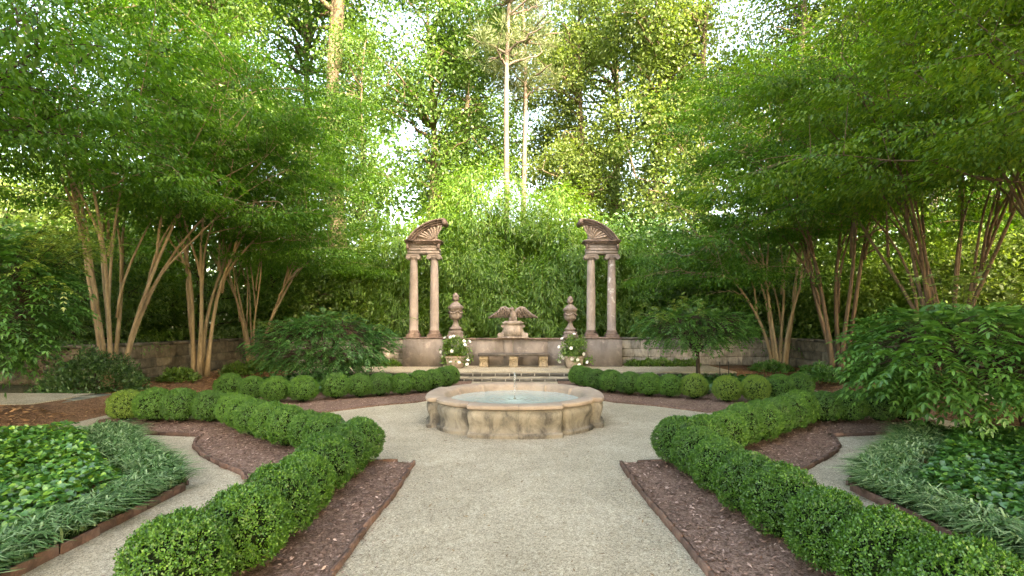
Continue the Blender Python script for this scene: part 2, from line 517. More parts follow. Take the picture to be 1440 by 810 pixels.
def tree_mesh(seed, stems, env, n_limb, n_cl, leaf, leaves_per, cl_r, base_r=0.11, style='maple', bare=0.35,
              spread=0.25, twig_r=0.010, shell=0.45, rise=0.12, layer=0.0, sides=7, bough=0, bough_r=0.75):
    """Trunk with limbs that reach out to leaf clusters sampled through a crown envelope.
    stems: list of (base offset, top offset); env: list of (centre, radii, weight). Returns (trunk MB, crown MB)."""
    rng = np.random.default_rng(seed)
    tk, cr = MB(), MB()
    skel = []
    for b, top in stems:
        b, top = np.asarray(b, float), np.asarray(top, float)
        n = int(min(44, max(12, np.linalg.norm(top - b) / 0.7)))
        tt = np.linspace(0, 1, n)[:, None]
        P = b + (top - b) * tt
        P[:, :2] += (top - b)[None, :2] * (tt ** 1.6 - tt)        # rises first, then leans out
        amp = spread * np.linalg.norm(top - b) * 0.06
        ph = rng.uniform(0, 6, 2)
        P[:, 0] += amp * np.sin(tt[:, 0] * 7 + ph[0]) * tt[:, 0]
        P[:, 1] += amp * np.sin(tt[:, 0] * 6 + ph[1]) * tt[:, 0]
        r = base_r * (1 - 0.80 * tt[:, 0] ** 0.9)
        if b[2] < 1:
            r[0] *= 1.35
            r[1] *= 1.08
        else:
            r *= 0.62
        tk.tube(P, r, sides)
        skel.append((P, r))
    w = np.array([e[2] for e in env], float)
    w /= w.sum()

    def sample(k, sh):
        idx = rng.choice(len(env), k, p=w)
        u = unit(rng.normal(size=(k, 3)))
        rad = rng.uniform(0, 1, (k, 1)) ** sh
        c = np.array([env[i][0] for i in idx], float)
        rr = np.array([env[i][1] for i in idx], float)
        return c + u * rad * rr
    limbs = []
    T = sample(n_limb, 0.5)
    if bough:                               # foliage carried in separate flat boughs with gaps between
        T = sample(bough, shell)
        T[:, 2] = np.round(T[:, 2] / layer) * layer + rng.normal(0, 0.10, bough) if layer else T[:, 2]
    for i, g in enumerate(T):
        best = None
        for P, r in skel:
            lo = int(len(P) * bare)
            dz = np.maximum(0, P[lo:, 2] - (g[2] - 0.15 * np.linalg.norm(P[lo:, :2] - g[:2], axis=1)))
            dd = np.linalg.norm(P[lo:] - g, axis=1) + 2.5 * dz
            k = int(dd.argmin())
            if best is None or dd[k] < best[0]:
                best = (dd[k], P[lo + k], r[lo + k])
        P = bez(best[1], g, rise, 7, 0.05, rng)
        r = np.linspace(min(best[2] * 0.7, base_r * 0.4), twig_r * 1.2, 7)
        tk.tube(P, r, 5, False)
        limbs.append(P)
    LP = np.concatenate([l[2:] for l in limbs] + [P[len(P) // 2:] for P, r in skel])
    C = sample(n_cl, shell)
    if bough:
        own = rng.integers(0, bough, n_cl)
        o2 = rng.normal(0, bough_r, (n_cl, 2))
        C = T[own].copy()
        C[:, :2] += o2
        C[:, 2] += rng.normal(0, 0.07, n_cl) - 0.16 * (o2 ** 2).sum(1)
    elif layer:
        C[:, 2] = np.round(C[:, 2] / layer + rng.normal(0, 0.16, n_cl)) * layer + 0.05 * rng.normal(size=n_cl)
    D = ((C[:, None, :] - LP[None]) ** 2).sum(-1)
    D += np.maximum(0, LP[None, :, 2] - C[:, None, 2] - 0.2) * 1.0
    near = D.argmin(1)
    ctr = np.average(np.array([e[0] for e in env], float), axis=0, weights=w)
    for c, k in zip(C, near):
        P = bez(LP[k], c, 0.1, 4)
        tk.tube(P, np.linspace(twig_r, twig_r * 0.4, 4), 3, False)
    k = leaves_per
    out = unit((C - ctr) * [1, 1, 0.15])
    tone = rng.normal(0.0, 0.10, n_cl)
    L, W = leaf
    N = n_cl * k
    cc = np.repeat(C, k, 0)
    oo = np.repeat(out, k, 0)
    tn = np.repeat(tone, k)
    R0 = np.repeat(cl_r * rng.uniform(0.65, 1.25, n_cl), k)
    if style == 'maple':
        th = rng.uniform(0, 2 * PI, N)
        r = np.sqrt(rng.uniform(0, 1, N))
        e = np.stack([np.cos(th), np.sin(th), np.zeros(N)], -1)
        pos = cc + e * (r * R0)[:, None] + oo * (R0 * 0.25)[:, None]
        pos[:, 2] += rng.normal(0, 0.07, N) * R0 - 0.42 * R0 * r ** 2
        d = e * 0.8 + oo * 0.5 + rng.normal(0, 0.35, (N, 3))
        d[:, 2] -= 0.35 + 0.3 * r
        nr = np.array([0, 0, 1.0]) + e * 0.3 + rng.normal(0, 0.28, (N, 3))
    elif style == 'bamboo':
        u = rng.normal(0, 1, (N, 3)) * [0.42, 0.42, 0.42]
        pos = cc + u * R0[:, None]
        pos[:, 2] -= 0.35 * (u[:, 0] ** 2 + u[:, 1] ** 2) * R0
        d = oo * 0.55 + u * 0.7 + rng.normal(0, 0.35, (N, 3))
        d[:, 2] -= 0.75
        nr = rng.normal(0, 0.6, (N, 3)) + [0, 0, 1.0] + oo * 0.6
    elif style == 'pine':
        u = unit(rng.normal(0, 1, (N, 3)))
        pos = cc + u * (R0 * rng.uniform(0, 0.8, N))[:, None] * [1, 1, 0.45]
        d = u + [0, 0, 0.5]
        nr = rng.normal(0, 1, (N, 3))
    else:                                   # round leafy clumps
        u = unit(rng.normal(0, 1, (N, 3)))
        pos = cc + u * (R0 * rng.uniform(0, 1, N) ** 0.5)[:, None] * [1, 1, 0.7]
        d = u * 0.6 + rng.normal(0, 0.5, (N, 3))
        d[:, 2] -= 0.35
        nr = rng.normal(0, 0.55, (N, 3)) + [0, 0, 0.8] + u * 0.4
    sz = rng.uniform(0.7, 1.3, N)
    add_leaves(cr, pos, d, nr, L * sz, W * sz, 0.57 + tn + rng.normal(0, 0.17, N))
    return tk, cr


TREE_MESH = {}


def tree(name, key, maker, trunk_mat, leaf_mat, label, cat, loc, rz=0.0, scale=1.0, group=None):
    """One tree; trees of one kind share their two meshes and carry their materials on the object."""
    root = thing(name, label, cat, loc, rz, group, scale)
    if key not in TREE_MESH:
        tk, cr = maker()
        TREE_MESH[key] = (tk.mesh('trunk', trunk_mat, True), cr.mesh('crown', leaf_mat))
    for nm, me, mt in zip(('trunk', 'crown'), TREE_MESH[key], (trunk_mat, leaf_mat)):
        o = link(nm, me, root)
        o.material_slots[0].link = 'OBJECT'
        o.material_slots[0].material = M[mt]
    return root


# ---------------------------------------------------------------- ground
def sstep(a, b, x):
    t_ = min(1, max(0, (x - a) / (b - a)))
    return t_ * t_ * (3 - 2 * t_)


TERR = 0.28


def ground_z(x, y):
    s = TERR * sstep(8.35, 9.3, abs(x))
    b = TERR * sstep(16.92, 17.06, y)
    z = max(s, b)
    far = max(abs(x) - 11, y - 21, 0)
    z += 0.05 * math.sin(x * 0.9 + y * 0.5) * sstep(8.6, 9.8, abs(x)) * (1 - sstep(9.8, 10.2, abs(x)))
    return z + 0.02 * min(far, 40) + (0.12 * math.sin(x * 0.31) * math.sin(y * 0.27) if far > 1 else 0)


xs = sorted(set([-140, -90, -60] + [round(-40 + i * 2.0, 3) for i in range(41)] + [-11, -10.2, -9.6, -9.3, -9.1, -8.9, -8.7, -8.5, -8.35,
            8.35, 8.5, 8.7, 8.9, 9.1, 9.3, 9.6, 10.2, 11, 60, 90, 140]))
ys = sorted(set([-60, -35] + [round(-20 + i * 1.0, 3) for i in range(72)] + [16.92, 17.06, 60, 75, 100, 160]))
mb = MB()
V = [(x, y, ground_z(x, y)) for y in ys for x in xs]
nx = len(xs)
Q = [(j * nx + i, j * nx + i + 1, (j + 1) * nx + i + 1, (j + 1) * nx + i) for j in range(len(ys) - 1) for i in range(nx - 1)]
mb.add(V, Q)
g = mb.build('ground', 'soil', smooth=True)
g.data.materials.append(M['forest'])
for p in g.data.polygons:
    c = p.center
    p.material_index = 1 if (abs(c.x) > 10.4 or c.y > 19.6) else 0
tag(g, kind='structure')


def poly_obj(name, pts, z, mat, skirt=0.0, kind='structure', parent=None):
    from mathutils.geometry import tessellate_polygon
    tri = tessellate_polygon([[Vector((x, y, 0)) for x, y in pts]])
    m = MB()
    n = len(pts)
    m.add([(x, y, z) for x, y in pts], None, tri)
    if skirt:
        m.add([(x, y, z) for x, y in pts] + [(x, y, z - skirt) for x, y in pts],
              [(i, (i + 1) % n, (i + 1) % n + n, i + n) for i in range(n)])
    o = m.build(name, mat, parent)
    bm = bmesh.new()
    bm.from_mesh(o.data)
    for f in bm.faces:
        if abs(f.normal.z) > 0.5 and f.normal.z < 0:
            f.normal_flip()
    bm.to_mesh(o.data)
    bm.free()
    if kind:
        tag(o, kind=kind)
    return o


poly_obj('gravel_path', [(-8.45, -8), (8.45, -8), (8.45, 16.5), (-8.45, 16.5)], 0.012, 'gravel', 0.1)
poly_obj('upper_path', [(-15, 10.0), (-9.62, 10.15), (-9.62, 11.7), (-15, 11.75)], TERR + 0.03, 'gravel', 0.1)
poly_obj('upper_path', [(9.62, 10.15), (15, 10.0), (15, 11.75), (9.62, 11.7)], TERR + 0.03, 'gravel', 0.1)
poly_obj('terrace', [(-7.3, 16.84), (7.3, 16.84), (7.3, 19.3), (-7.3, 19.3)], TERR + 0.012, 'terrace', 0.06)


def inside(pts, X, Y):
    pts = np.asarray(pts)
    res = np.zeros(len(X), bool)
    j = len(pts) - 1
    for i in range(len(pts)):
        xi, yi = pts[i]
        xj, yj = pts[j]
        c = ((yi > Y) != (yj > Y)) & (X < (xj - xi) * (Y - yi) / (yj - yi + 1e-12) + xi)
        res ^= c
        j = i
    return res


def scatter(pts, n, rng):
    p = np.asarray(pts)
    lo, hi = p.min(0), p.max(0)
    X = rng.uniform(lo[0], hi[0], n * 3)
    Y = rng.uniform(lo[1], hi[1], n * 3)
    k = inside(pts, X, Y)
    return X[k][:n], Y[k][:n]


brick_meshes = []
for k in range(6):
    m = MB()
    m.box(-0.5, 0.5, -0.5, 0.5, 0, 1, 0.06, 0.025)
    brick_meshes.append(m.mesh('brick', 'brick'))


def lay_bricks(parent, line, seed, w=0.042, h=0.07, ln=0.205, z=0.0):
    rng = random.Random(seed)
    pts = [Vector((x, y, 0)) for x, y in line]
    pos, i = pts[0].copy(), 0
    while i < len(pts) - 1:
        seg = pts[i + 1] - pos
        if seg.length < ln * 0.75:
            i += 1
            if i >= len(pts) - 1:
                break
            seg = pts[i + 1] - pos
        d = seg.normalized()
        c = pos + d * ln / 2
        a = math.atan2(d.y, d.x)
        o = link('brick', rng.choice(brick_meshes), parent,
                 (c.x + rng.uniform(-.009, .009), c.y + rng.uniform(-.009, .009), z - 0.02 + rng.uniform(-.012, .008)), a + rng.uniform(-.045, .045),
                 (ln * rng.uniform(0.955, 1.0), w * rng.uniform(0.9, 1.1), h + 0.02))
        o.rotation_euler.x = rng.uniform(-.06, .06)
        pos = pos + d * ln


def mir(pts, s):
    return [(x * s, y) for x, y in pts] if s > 0 else [(-x, y) for x, y in pts][::-1]


FRONT = [(1.42, 6.92), (1.40, 5.6), (1.44, 4.7), (1.45, 3.92), (1.47, 1.2), (3.05, 1.2), (3.08, 5.2), (3.22, 6.15), (3.42, 6.45), (3.97, 6.9),
         (4.52, 7.42), (4.95, 7.9), (5.15, 8.3), (5.3, 8.72), (6.6, 8.85), (7.65, 9.24), (8.1, 9.9), (8.0, 10.3), (5.6, 10.3), (4.9, 9.95),
         (4.1, 8.95), (3.2, 8.0), (2.4, 7.35), (1.98, 6.98)]
FAR = [(1.36, 15.9), (1.42, 14.1), (1.75, 13.0), (2.35, 12.2), (3.17, 11.7), (4.05, 10.85), (5.2, 10.95), (7.9, 11.3), (8.2, 12.0), (8.2, 16.3), (1.36, 16.3)]
IVY = [(3.86, 1.2), (3.86, 5.95), (4.6, 6.75), (5.5, 7.55), (6.0, 8.05), (6.3, 8.5), (6.75, 8.75), (8.3, 8.35), (8.3, 1.2)]

rng = np.random.default_rng(3)
for s in (-1, 1):
    fb = poly_obj('mulch_bed', mir(FRONT, s), 0.045, 'mulch', 0.06)
    lay_bricks(fb, [(s * x, y) for x, y in [(1.40, 6.95), (1.385, 5.6), (1.42, 4.7), (1.43, 3.92), (1.45, 2.4)]], 5 + s)
    lay_bricks(fb, [(s * x, y) for x, y in [(1.62, 6.97), (2.1, 7.02)]], 6 + s)
    lay_bricks(fb, [(s * x, y) for x, y in [(3.24, 6.12), (3.44, 6.42), (3.99, 6.87), (4.54, 7.39), (4.98, 7.88), (5.18, 8.28), (5.33, 8.66), (6.6, 8.81), (7.65, 9.2)]], 7 + s)
    fa = poly_obj('mulch_bed', mir(FAR, s), 0.045, 'mulch', 0.06)
    ib = poly_obj('planting_bed', mir(IVY, s), 0.05, 'soil', 0.06)
    lay_bricks(ib, [(s * x, y) for x, y in [(3.84, 2.4), (3.83, 5.97)]], 9 + s, h=0.10)
    lay_bricks(ib, [(s * x, y) for x, y in [(3.9, 6.05), (4.57, 6.79), (5.47, 7.59), (5.97, 8.09), (6.27, 8.54), (6.75, 8.80)]], 11 + s)
    for bed, pts, n in ((fb, mir(FRONT, s), 15000), (fa, mir(FAR, s), 9000)):
        X, Y = scatter(pts, n, rng)
        N = len(X)
        a = rng.uniform(0, 2 * PI, N)
        m = MB()
        d = np.stack([np.cos(a), np.sin(a), rng.normal(0.05, 0.2, N)], -1)
        add_leaves(m, np.stack([X, Y, rng.uniform(0.044, 0.062, N)], -1), d, np.array([0, 0, 1.0]) + rng.normal(0, 0.3, (N, 3)),
                   rng.uniform(0.022, 0.07, N), rng.uniform(0.009, 0.024, N), rng.normal(0.42, 0.27, N), 0.1, 0.02, 0.5)
        if bed is fb:                                   # chips kicked over the edging
            n3 = 260
            yy = rng.uniform(3.4, 8.6, n3)
            e_ = np.interp(yy, [3.4, 5.6, 6.9, 7.0, 8.6], [1.44, 1.40, 1.42, 4.0, 5.35])
            xx = s * (e_ + np.where(yy < 6.95, -1, 1) * np.abs(rng.normal(0.02, 0.16, n3)))
            a = rng.uniform(0, 2 * PI, n3)
            add_leaves(m, np.stack([xx, yy, np.full(n3, 0.017)], -1), np.stack([np.cos(a), np.sin(a), rng.normal(0.03, 0.1, n3)], -1), np.array([0, 0, 1.0]) + rng.normal(0, 0.2, (n3, 3)),
                       rng.uniform(0.012, 0.04, n3), rng.uniform(0.006, 0.014, n3), rng.normal(0.35, 0.2, n3), 0.1, 0.02, 0.5)
        tag(m.build('wood_chips', 'chips', bed), kind='stuff')

# pine straw and old leaves over the outer beds, a few leaves and twigs on the gravel
m = MB()
N = 9000
sx = rng.choice([-1, 1], N)
X = sx * rng.uniform(8.6, 10.1, N)
Y = rng.uniform(5, 19.2, N)
k = ~((Y > 9.9) & (Y < 11.9) & (abs(X) > 8.8))
X, Y = X[k], Y[k]
N = len(X)
Z = np.array([ground_z(x, y) for x, y in zip(X, Y)]) + rng.uniform(0.004, 0.03, N)
a = rng.uniform(0, 2 * PI, N)
add_leaves(m, np.stack([X, Y, Z], -1), np.stack([np.cos(a), np.sin(a), rng.normal(0, 0.12, N)], -1), np.array([0, 0, 1.0]) + rng.normal(0, 0.3, (N, 3)),
           rng.uniform(0.06, 0.16, N), rng.uniform(0.012, 0.04, N), rng.normal(0.5, 0.2, N), 0.1, 0.05)
tag(m.build('pine_straw', 'straw'), 'rust brown pine straw over the outer beds by the walls', 'pine straw', kind='stuff')
m = MB()
N = 760
X = np.concatenate([rng.normal(0, 0.95, N // 2), rng.uniform(-8, 8, N // 2)])
Y = np.concatenate([rng.uniform(3.6, 9.5, N // 2), rng.uniform(3.6, 16, N // 2)])
k = ~(inside(FRONT, abs(X), Y) | inside(FAR, abs(X), Y) | inside(IVY, abs(X), Y) | (X ** 2 + (Y - 10.15) ** 2 < 4))
X, Y = X[k], Y[k]
N = len(X)
a = rng.uniform(0, 2 * PI, N)
add_leaves(m, np.stack([X, Y, np.full(N, 0.016)], -1), np.stack([np.cos(a), np.sin(a), rng.uniform(0, 0.25, N)], -1), np.array([0, 0, 1.0]) + rng.normal(0, 0.25, (N, 3)),
           rng.uniform(0.015, 0.05, N) * np.where(rng.uniform(0, 1, N) > 0.9, 2.2, 1), rng.uniform(0.004, 0.018, N), rng.normal(0.35, 0.25, N), 0.2, -0.1)
tag(m.build('leaf_litter', 'litter'), 'scattered dry leaves and twigs on the pale gravel', 'fallen leaves', kind='stuff')
# loose grit kicked about on the gravel near the camera
m = MB()
N = 16000
Y = 3.4 + 8 * rng.uniform(0, 1, N) ** 1.6
X = rng.uniform(-4, 4, N)
k = ~(inside(FRONT, abs(X), Y) | inside(IVY, abs(X), Y) | (X ** 2 + (Y - 10.15) ** 2 < 4))
X, Y = X[k], Y[k]
N = len(X)
r_ = rng.uniform(0.003, 0.0085, N)[:, None]
c = np.stack([X, Y, np.full(N, 0.012)], -1)
th = rng.uniform(0, 6.28, N)
e1 = np.stack([np.cos(th), np.sin(th), np.zeros(N)], -1) * r_
e2 = np.stack([-np.sin(th), np.cos(th), np.zeros(N)], -1) * r_ * 0.75
up = np.array([0, 0, 1.0]) * r_ * 0.8
V = np.stack([c - e1, c - e2, c + e1, c + e2, c + up], 1).reshape(-1, 3)
b = np.arange(N)[:, None] * 5
tr = np.concatenate([b + np.array([[0, 1, 4]]), b + np.array([[1, 2, 4]]), b + np.array([[2, 3, 4]]), b + np.array([[3, 0, 4]])])
m.add(V, None, tr)
tag(m.build('gravel_grit', 'gravel'), 'loose pale grit lying on the gravel path', 'gravel', kind='stuff')

# ---------------------------------------------------------------- stone pieces, steps, walls
stone_cache = {}


def stone_mesh(mat):
    if mat not in stone_cache:
        L_ = []
        for k in range(7):
            m = MB()
            j = lambda a: random.uniform(-a, a)
            f = [(-.5, .5), (.5, .5), (.5, -.5), (-.5, -.5)]
            b_ = [(x + j(.03), 0.5, z + j(.05)) for x, z in f]
            mid = [(x * 0.99 + j(.03), -0.2, z * 0.98 + j(.05)) for x, z in f]
            fr = [(x * 0.86 + j(.04), -0.5 + j(.12), z * 0.82 + j(.05)) for x, z in f]
            m.add(b_ + mid + fr, [(0, 1, 5, 4), (1, 2, 6, 5), (2, 3, 7, 6), (3, 0, 4, 7), (4, 5, 9, 8), (5, 6, 10, 9), (6, 7, 11, 10), (7, 4, 8, 11), (8, 9, 10, 11)])
            L_.append(m.mesh('stone', mat))
        stone_cache[mat] = L_
    return random.choice(stone_cache[mat])


def stone_face(parent, x0, x1, yf, z0, z1, mat, course, length, proud=0.03, gap=0.015):
    z = z0
    while z < z1 - 0.05:
        h = min(random.uniform(*course), z1 - z)
        if z1 - z - h < course[0] * 0.6:
            h = z1 - z
        x = x0
        while x < x1 - 0.04:
            l = min(random.uniform(*length), x1 - x)
            if x1 - x - l < length[0] * 0.6:
                l = x1 - x
            o = link('stone', stone_mesh(mat), parent, (x + l / 2, yf - proud / 2 + 0.01 + random.uniform(-.006, .006), z + h / 2), 0,
                     (l - gap, 2 * proud, h - gap))
            x += l
        z += h


def stone_wall(label, p0, p1, h, mat, cop, zb=TERR, thick=0.4, course=(0.2, 0.36), length=(0.25, 0.6), group='rough stone garden walls'):
    p0, p1 = Vector((*p0, 0)), Vector((*p1, 0))
    d = p1 - p0
    L_ = d.length
    root = thing('stone_wall', label, 'wall', (p0.x, p0.y, zb), math.atan2(d.y, d.x), group)
    MB().box(0, L_, 0, thick, -0.3, h).build('mortar_core', 'mortar', root)
    stone_face(root, 0, L_, 0, 0.02, h, mat, course, length)
    x = 0
    while x < L_:
        l = min(random.uniform(0.7, 1.1), L_ - x)
        m = MB()
        m.box(x + .006, x + l - .006, -0.08, thick + 0.06, h + 0.003, h + 0.075 + random.uniform(-.008, .008), 0.0, 0.006)
        m.build('coping_stone', cop, root)
        x += l
    return root


WH = 0.97
stone_wall('stained rough stone side wall behind the tan multi-stem trunks', (-11.2, 13.4), (-10.1, 19.3), WH, 'wallstone', 'mortar')
stone_wall('rough stone wall end behind the dark clipped shrub', (-17.0, 13.2), (-11.21, 13.4), WH, 'wallstone', 'mortar')
stone_wall('grey stone wall beside the pedestal of the unstained columns', (-10.1, 19.35), (-4.12, 19.35), WH + 0.02, 'greystone', 'mortar')
stone_wall('grey stone wall beside the pedestal of the white-stained column', (4.02, 19.35), (10.1, 19.35), WH + 0.02, 'greystone', 'mortar')
stone_wall('dark stone side wall behind the red-brown trunks', (10.1, 19.3), (11.2, 13.4), WH, 'wallstone', 'mortar')
stone_wall('rough stone wall end behind the broad leafy bush', (11.21, 13.4), (17.0, 13.2), WH, 'wallstone', 'mortar')

# terrace steps: two stone risers, pale treads
st = MB().box(-7.3, 7.3, 16.44, 16.80, -0.05, 0.125).box(-7.3, 7.3, 16.80, 17.1, -0.05, 0.268).build('terrace_steps', 'pmortar')
tag(st, kind='structure')
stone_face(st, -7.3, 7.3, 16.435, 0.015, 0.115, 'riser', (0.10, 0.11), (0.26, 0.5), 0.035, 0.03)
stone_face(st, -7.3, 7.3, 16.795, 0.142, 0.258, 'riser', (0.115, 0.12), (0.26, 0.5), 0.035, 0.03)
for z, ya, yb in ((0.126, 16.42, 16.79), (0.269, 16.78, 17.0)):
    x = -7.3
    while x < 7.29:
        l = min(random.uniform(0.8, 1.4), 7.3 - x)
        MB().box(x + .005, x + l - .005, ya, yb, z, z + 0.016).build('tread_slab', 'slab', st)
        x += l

# slate steps up to the side paths
for s, lab in ((-1, 'slate steps rising to the path by the dark clipped shrub'), (1, 'slate steps rising to the path under the broad leafy bush')):
    root = thing('garden_steps', lab, 'steps', (s * 9.3, 10.95, 0), 0, 'steps to the side paths')
    for k in range(2):
        xa, xb = 0.36 - 0.36 * k, 0.02 - 0.36 * k
        y = -0.85
        for l in (0.62, 0.5, 0.58):
            x0, x1 = sorted((s * -xa, s * -xb - s * 0.0))
            MB().box(x0, x1, y + .006, y + l - .006, -0.05, 0.14 * (k + 1), 0.0, 0.008).build('slab', 'slate', root)
            y += l


# ---------------------------------------------------------------- the stone screen
WX = -0.05
screen = thing('garden_screen_wall', 'smooth brown sandstone wall between the column pedestals', 'wall', (WX, 19.2, TERR))
x = -2.78
for l in (1.12, 1.3, 0.36, 1.3, 1.48):
    MB().box(x + .004, x + l - .004, 0.0, 0.42, -0.1, 0.985).build('panel', 'screen', screen)
    x += l
x = -2.78
for l in (1.4, 1.38, 1.4, 1.38):
    MB().box(x + .003, x + l - .003, -0.05, 0.46, 0.988, 1.04, 0, 0.003).build('coping_slab', 'dkstone', screen)
    x += l


def ionic_column(parent, x, y, z0, z1, mat):
    h = z1 - z0
    prof = [(0.172, 0.26)]
    for k in range(13):
        u = k / 12
        prof.append((0.165 - 0.026 * u ** 1.7 + 0.003 * math.sin(PI * u), 0.27 + (h - 0.27 - 0.20) * u))
    prof += [(0.155, h - 0.195), (0.158, h - 0.185), (0.140, h - 0.175)]
    sh = MB().lathe(prof, 28).build('column', mat, parent, 40, (x, y, z0))
    b = MB().box(-0.235, 0.235, -0.235, 0.235, 0.0, 0.10, 0, 0.004)
    b.lathe([(0.225, 0.102), (0.235, 0.125), (0.225, 0.15), (0.195, 0.165), (0.19, 0.185), (0.205, 0.205), (0.20, 0.225), (0.178, 0.24), (0.174, 0.262)], 28)
    b.build('base', 'dkstone', sh, 40)
    c = MB()
    c.lathe([(0.14, h - 0.178), (0.185, h - 0.13), (0.19, h - 0.095), (0.17, h - 0.085)], 24)
    c.box(-0.235, 0.235, -0.19, 0.19, h - 0.045, h - 0.004)
    c.box(-0.20, 0.20, -0.165, 0.165, h - 0.088, h - 0.046)
    for s in (-1, 1):                                   # volutes
        a = np.arange(18) * 2 * PI / 18
        for yy0, yy1 in ((-0.175, 0.175),):
            c.prism([(s * 0.195 + 0.082 * math.cos(q), h - 0.118 + 0.082 * math.sin(q)) for q in -a], yy0, yy1)
            c.prism([(s * 0.195 + 0.035 * math.cos(q), h - 0.118 + 0.035 * math.sin(q)) for q in -a], yy0 - 0.025, yy1 + 0.025)
            for rr, tt in ((0.066, 0.012),):
                pts = [(s * 0.195 + rr * math.cos(q), yy0 - 0.004, h - 0.118 + rr * math.sin(q)) for q in np.linspace(0, 2 * PI, 20)]
                c.tube(pts, tt, 5, False)
    c.build('capital', mat, sh, 40)


def portico(s, cx, label):
    """Two Ionic columns on a pedestal carrying half of a broken curved pediment with a carved shell."""
    t_ = thing('column_monument', label, 'columns', (cx, 19.17, TERR), 0, 'broken column monuments on the terrace')
    f = -s                                       # +1: the pediment rises towards +x
    p = MB().box(-0.72, 0.70, -0.38, 0.44, -0.1, 1.03, 0, 0.003)
    p.build('pedestal', 'screen', t_)
    MB().box(-0.735, 0.715, -0.40, 0.455, 1.032, 1.085, 0, 0.003).build('pedestal_cap', 'dkstone', t_)
    ionic_column(t_, -0.385, 0, 1.087, 4.17, 'column')
    ionic_column(t_, 0.385, 0, 1.087, 4.17, 'column_w' if s > 0 else 'column')
    z = 4.172
    e = MB()
    e.box(-0.585, 0.585, -0.20, 0.20, z, z + 0.12)
    e.box(-0.60, 0.60, -0.215, 0.215, z + 0.121, z + 0.20)
    e.build('architrave', 'column', t_)
    e = MB()
    e.box(-0.565, 0.565, -0.185, 0.185, z + 0.201, z + 0.36)
    e.build('frieze', 'column', t_)
    e = MB()
    e.box(-0.62, 0.62, -0.24, 0.24, z + 0.361, z + 0.41)
    e.box(-0.66, 0.66, -0.28, 0.28, z + 0.411, z + 0.455)
    e.box(-0.69, 0.69, -0.31, 0.31, z + 0.456, z + 0.50)
    x = -0.57
    while x < 0.56:
        e.box(x, x + 0.05, -0.262, -0.24, z + 0.365, z + 0.407)
        x += 0.095
    for sx in (-1, 1):
        e.prism([(sx * 0.575 + dx, z + dz) for dx, dz in ((-.04, .355), (-.05, .2), (0.0, .16), (0.05, .2), (0.045, .355))][::-1], -0.27, -0.2)
    e.build('cornice', 'dkstone', t_)
    zc = z + 0.501
    # curved raking cornice: arc of radius Ra from the low outer end to the high inner end
    x_in, x_out = f * 0.80, -f * 0.66
    Ra = 1.64
    cxr, czr = x_in, zc + 0.80 - Ra
    a0, a1 = PI / 2, math.acos(max(-1, (x_out - cxr) * (1 if f < 0 else -1) / Ra * -1)) if False else PI / 2 + math.asin(1.46 / Ra)
    n_ = 26

    def arc(rad, k, hi=1.0):
        a = a0 + (a1 - a0) * k / n_ * hi
        return (cxr + f * rad * math.cos(a), czr + rad * math.sin(a))
    o = MB()
    for r0, r1, yy in ((Ra - 0.06, Ra, 0.33), (Ra - 0.13, Ra - 0.061, 0.28), (Ra - 0.21, Ra - 0.131, 0.23)):
        Vv, Qq = [], []
        for k in range(n_ + 1):
            (xa, za), (xb, zb) = arc(r0, k), arc(r1, k)
            za, zb = max(za, zc), max(zb, zc + 0.02)
            Vv += [(xa, -yy, za), (xb, -yy, zb), (xb, yy, zb), (xa, yy, za)]
        for k in range(n_):
            b_ = 4 * k
            for i in range(4):
                Qq.append((b_ + i, b_ + (i + 1) % 4, b_ + 4 + (i + 1) % 4, b_ + 4 + i))
        Qq += [(0, 1, 2, 3), (4 * n_ + 3, 4 * n_ + 2, 4 * n_ + 1, 4 * n_)]
        o.add(Vv, Qq)
    (xe, ze) = arc(Ra - 0.11, 0)                          # rolled end of the broken pediment
    qa = np.arange(16) * 2 * PI / 16
    o.prism([(xe + 0.085 * math.cos(q), ze - 0.02 + 0.105 * math.sin(q)) for q in -qa], -0.345, 0.345)
    arch = o.build('pediment', 'dkstone', t_)
    # shell field behind the flutes
    pts = [(-f * 0.60, zc + 0.002)]
    for k in range(n_, -1, -1):
        xx, zz = arc(Ra - 0.20, k)
        if zz > zc + 0.05 and f * xx < 0.62:
            pts.append((xx, zz))
    top = pts[-1]
    for u in np.linspace(0.15, 1, 6):                     # concave broken end
        q = u * PI / 2
        pts.append((top[0] - f * 0.20 * math.sin(q) * (1 - 0.45 * u), top[1] + (zc + 0.06 - top[1]) * u))
    pts.append((f * 0.58, zc + 0.055))
    pts.append((f * 0.58, zc + 0.002))
    o = MB()
    foc = (f * 0.16, zc + 0.10)
    oo = np.array(pts)
    n2 = len(oo)
    F0 = np.concatenate([np.stack([oo[:, 0], np.full(n2, -0.13), oo[:, 1]], -1), np.stack([oo[:, 0], np.full(n2, 0.18), oo[:, 1]], -1),
                         [[foc[0], -0.13, foc[1]], [foc[0], 0.18, foc[1]]]])
    tr_ = []
    for i in range(n2):
        j = (i + 1) % n2
        tr_ += [(2 * n2, i, j), (2 * n2 + 1, j + n2, i + n2), (i, i + n2, j), (j, i + n2, j + n2)]
    o.add(F0, None, tr_)
    o.build('shell_field', 'shell', arch)
    fx, fz = f * 0.36, zc + 0.03
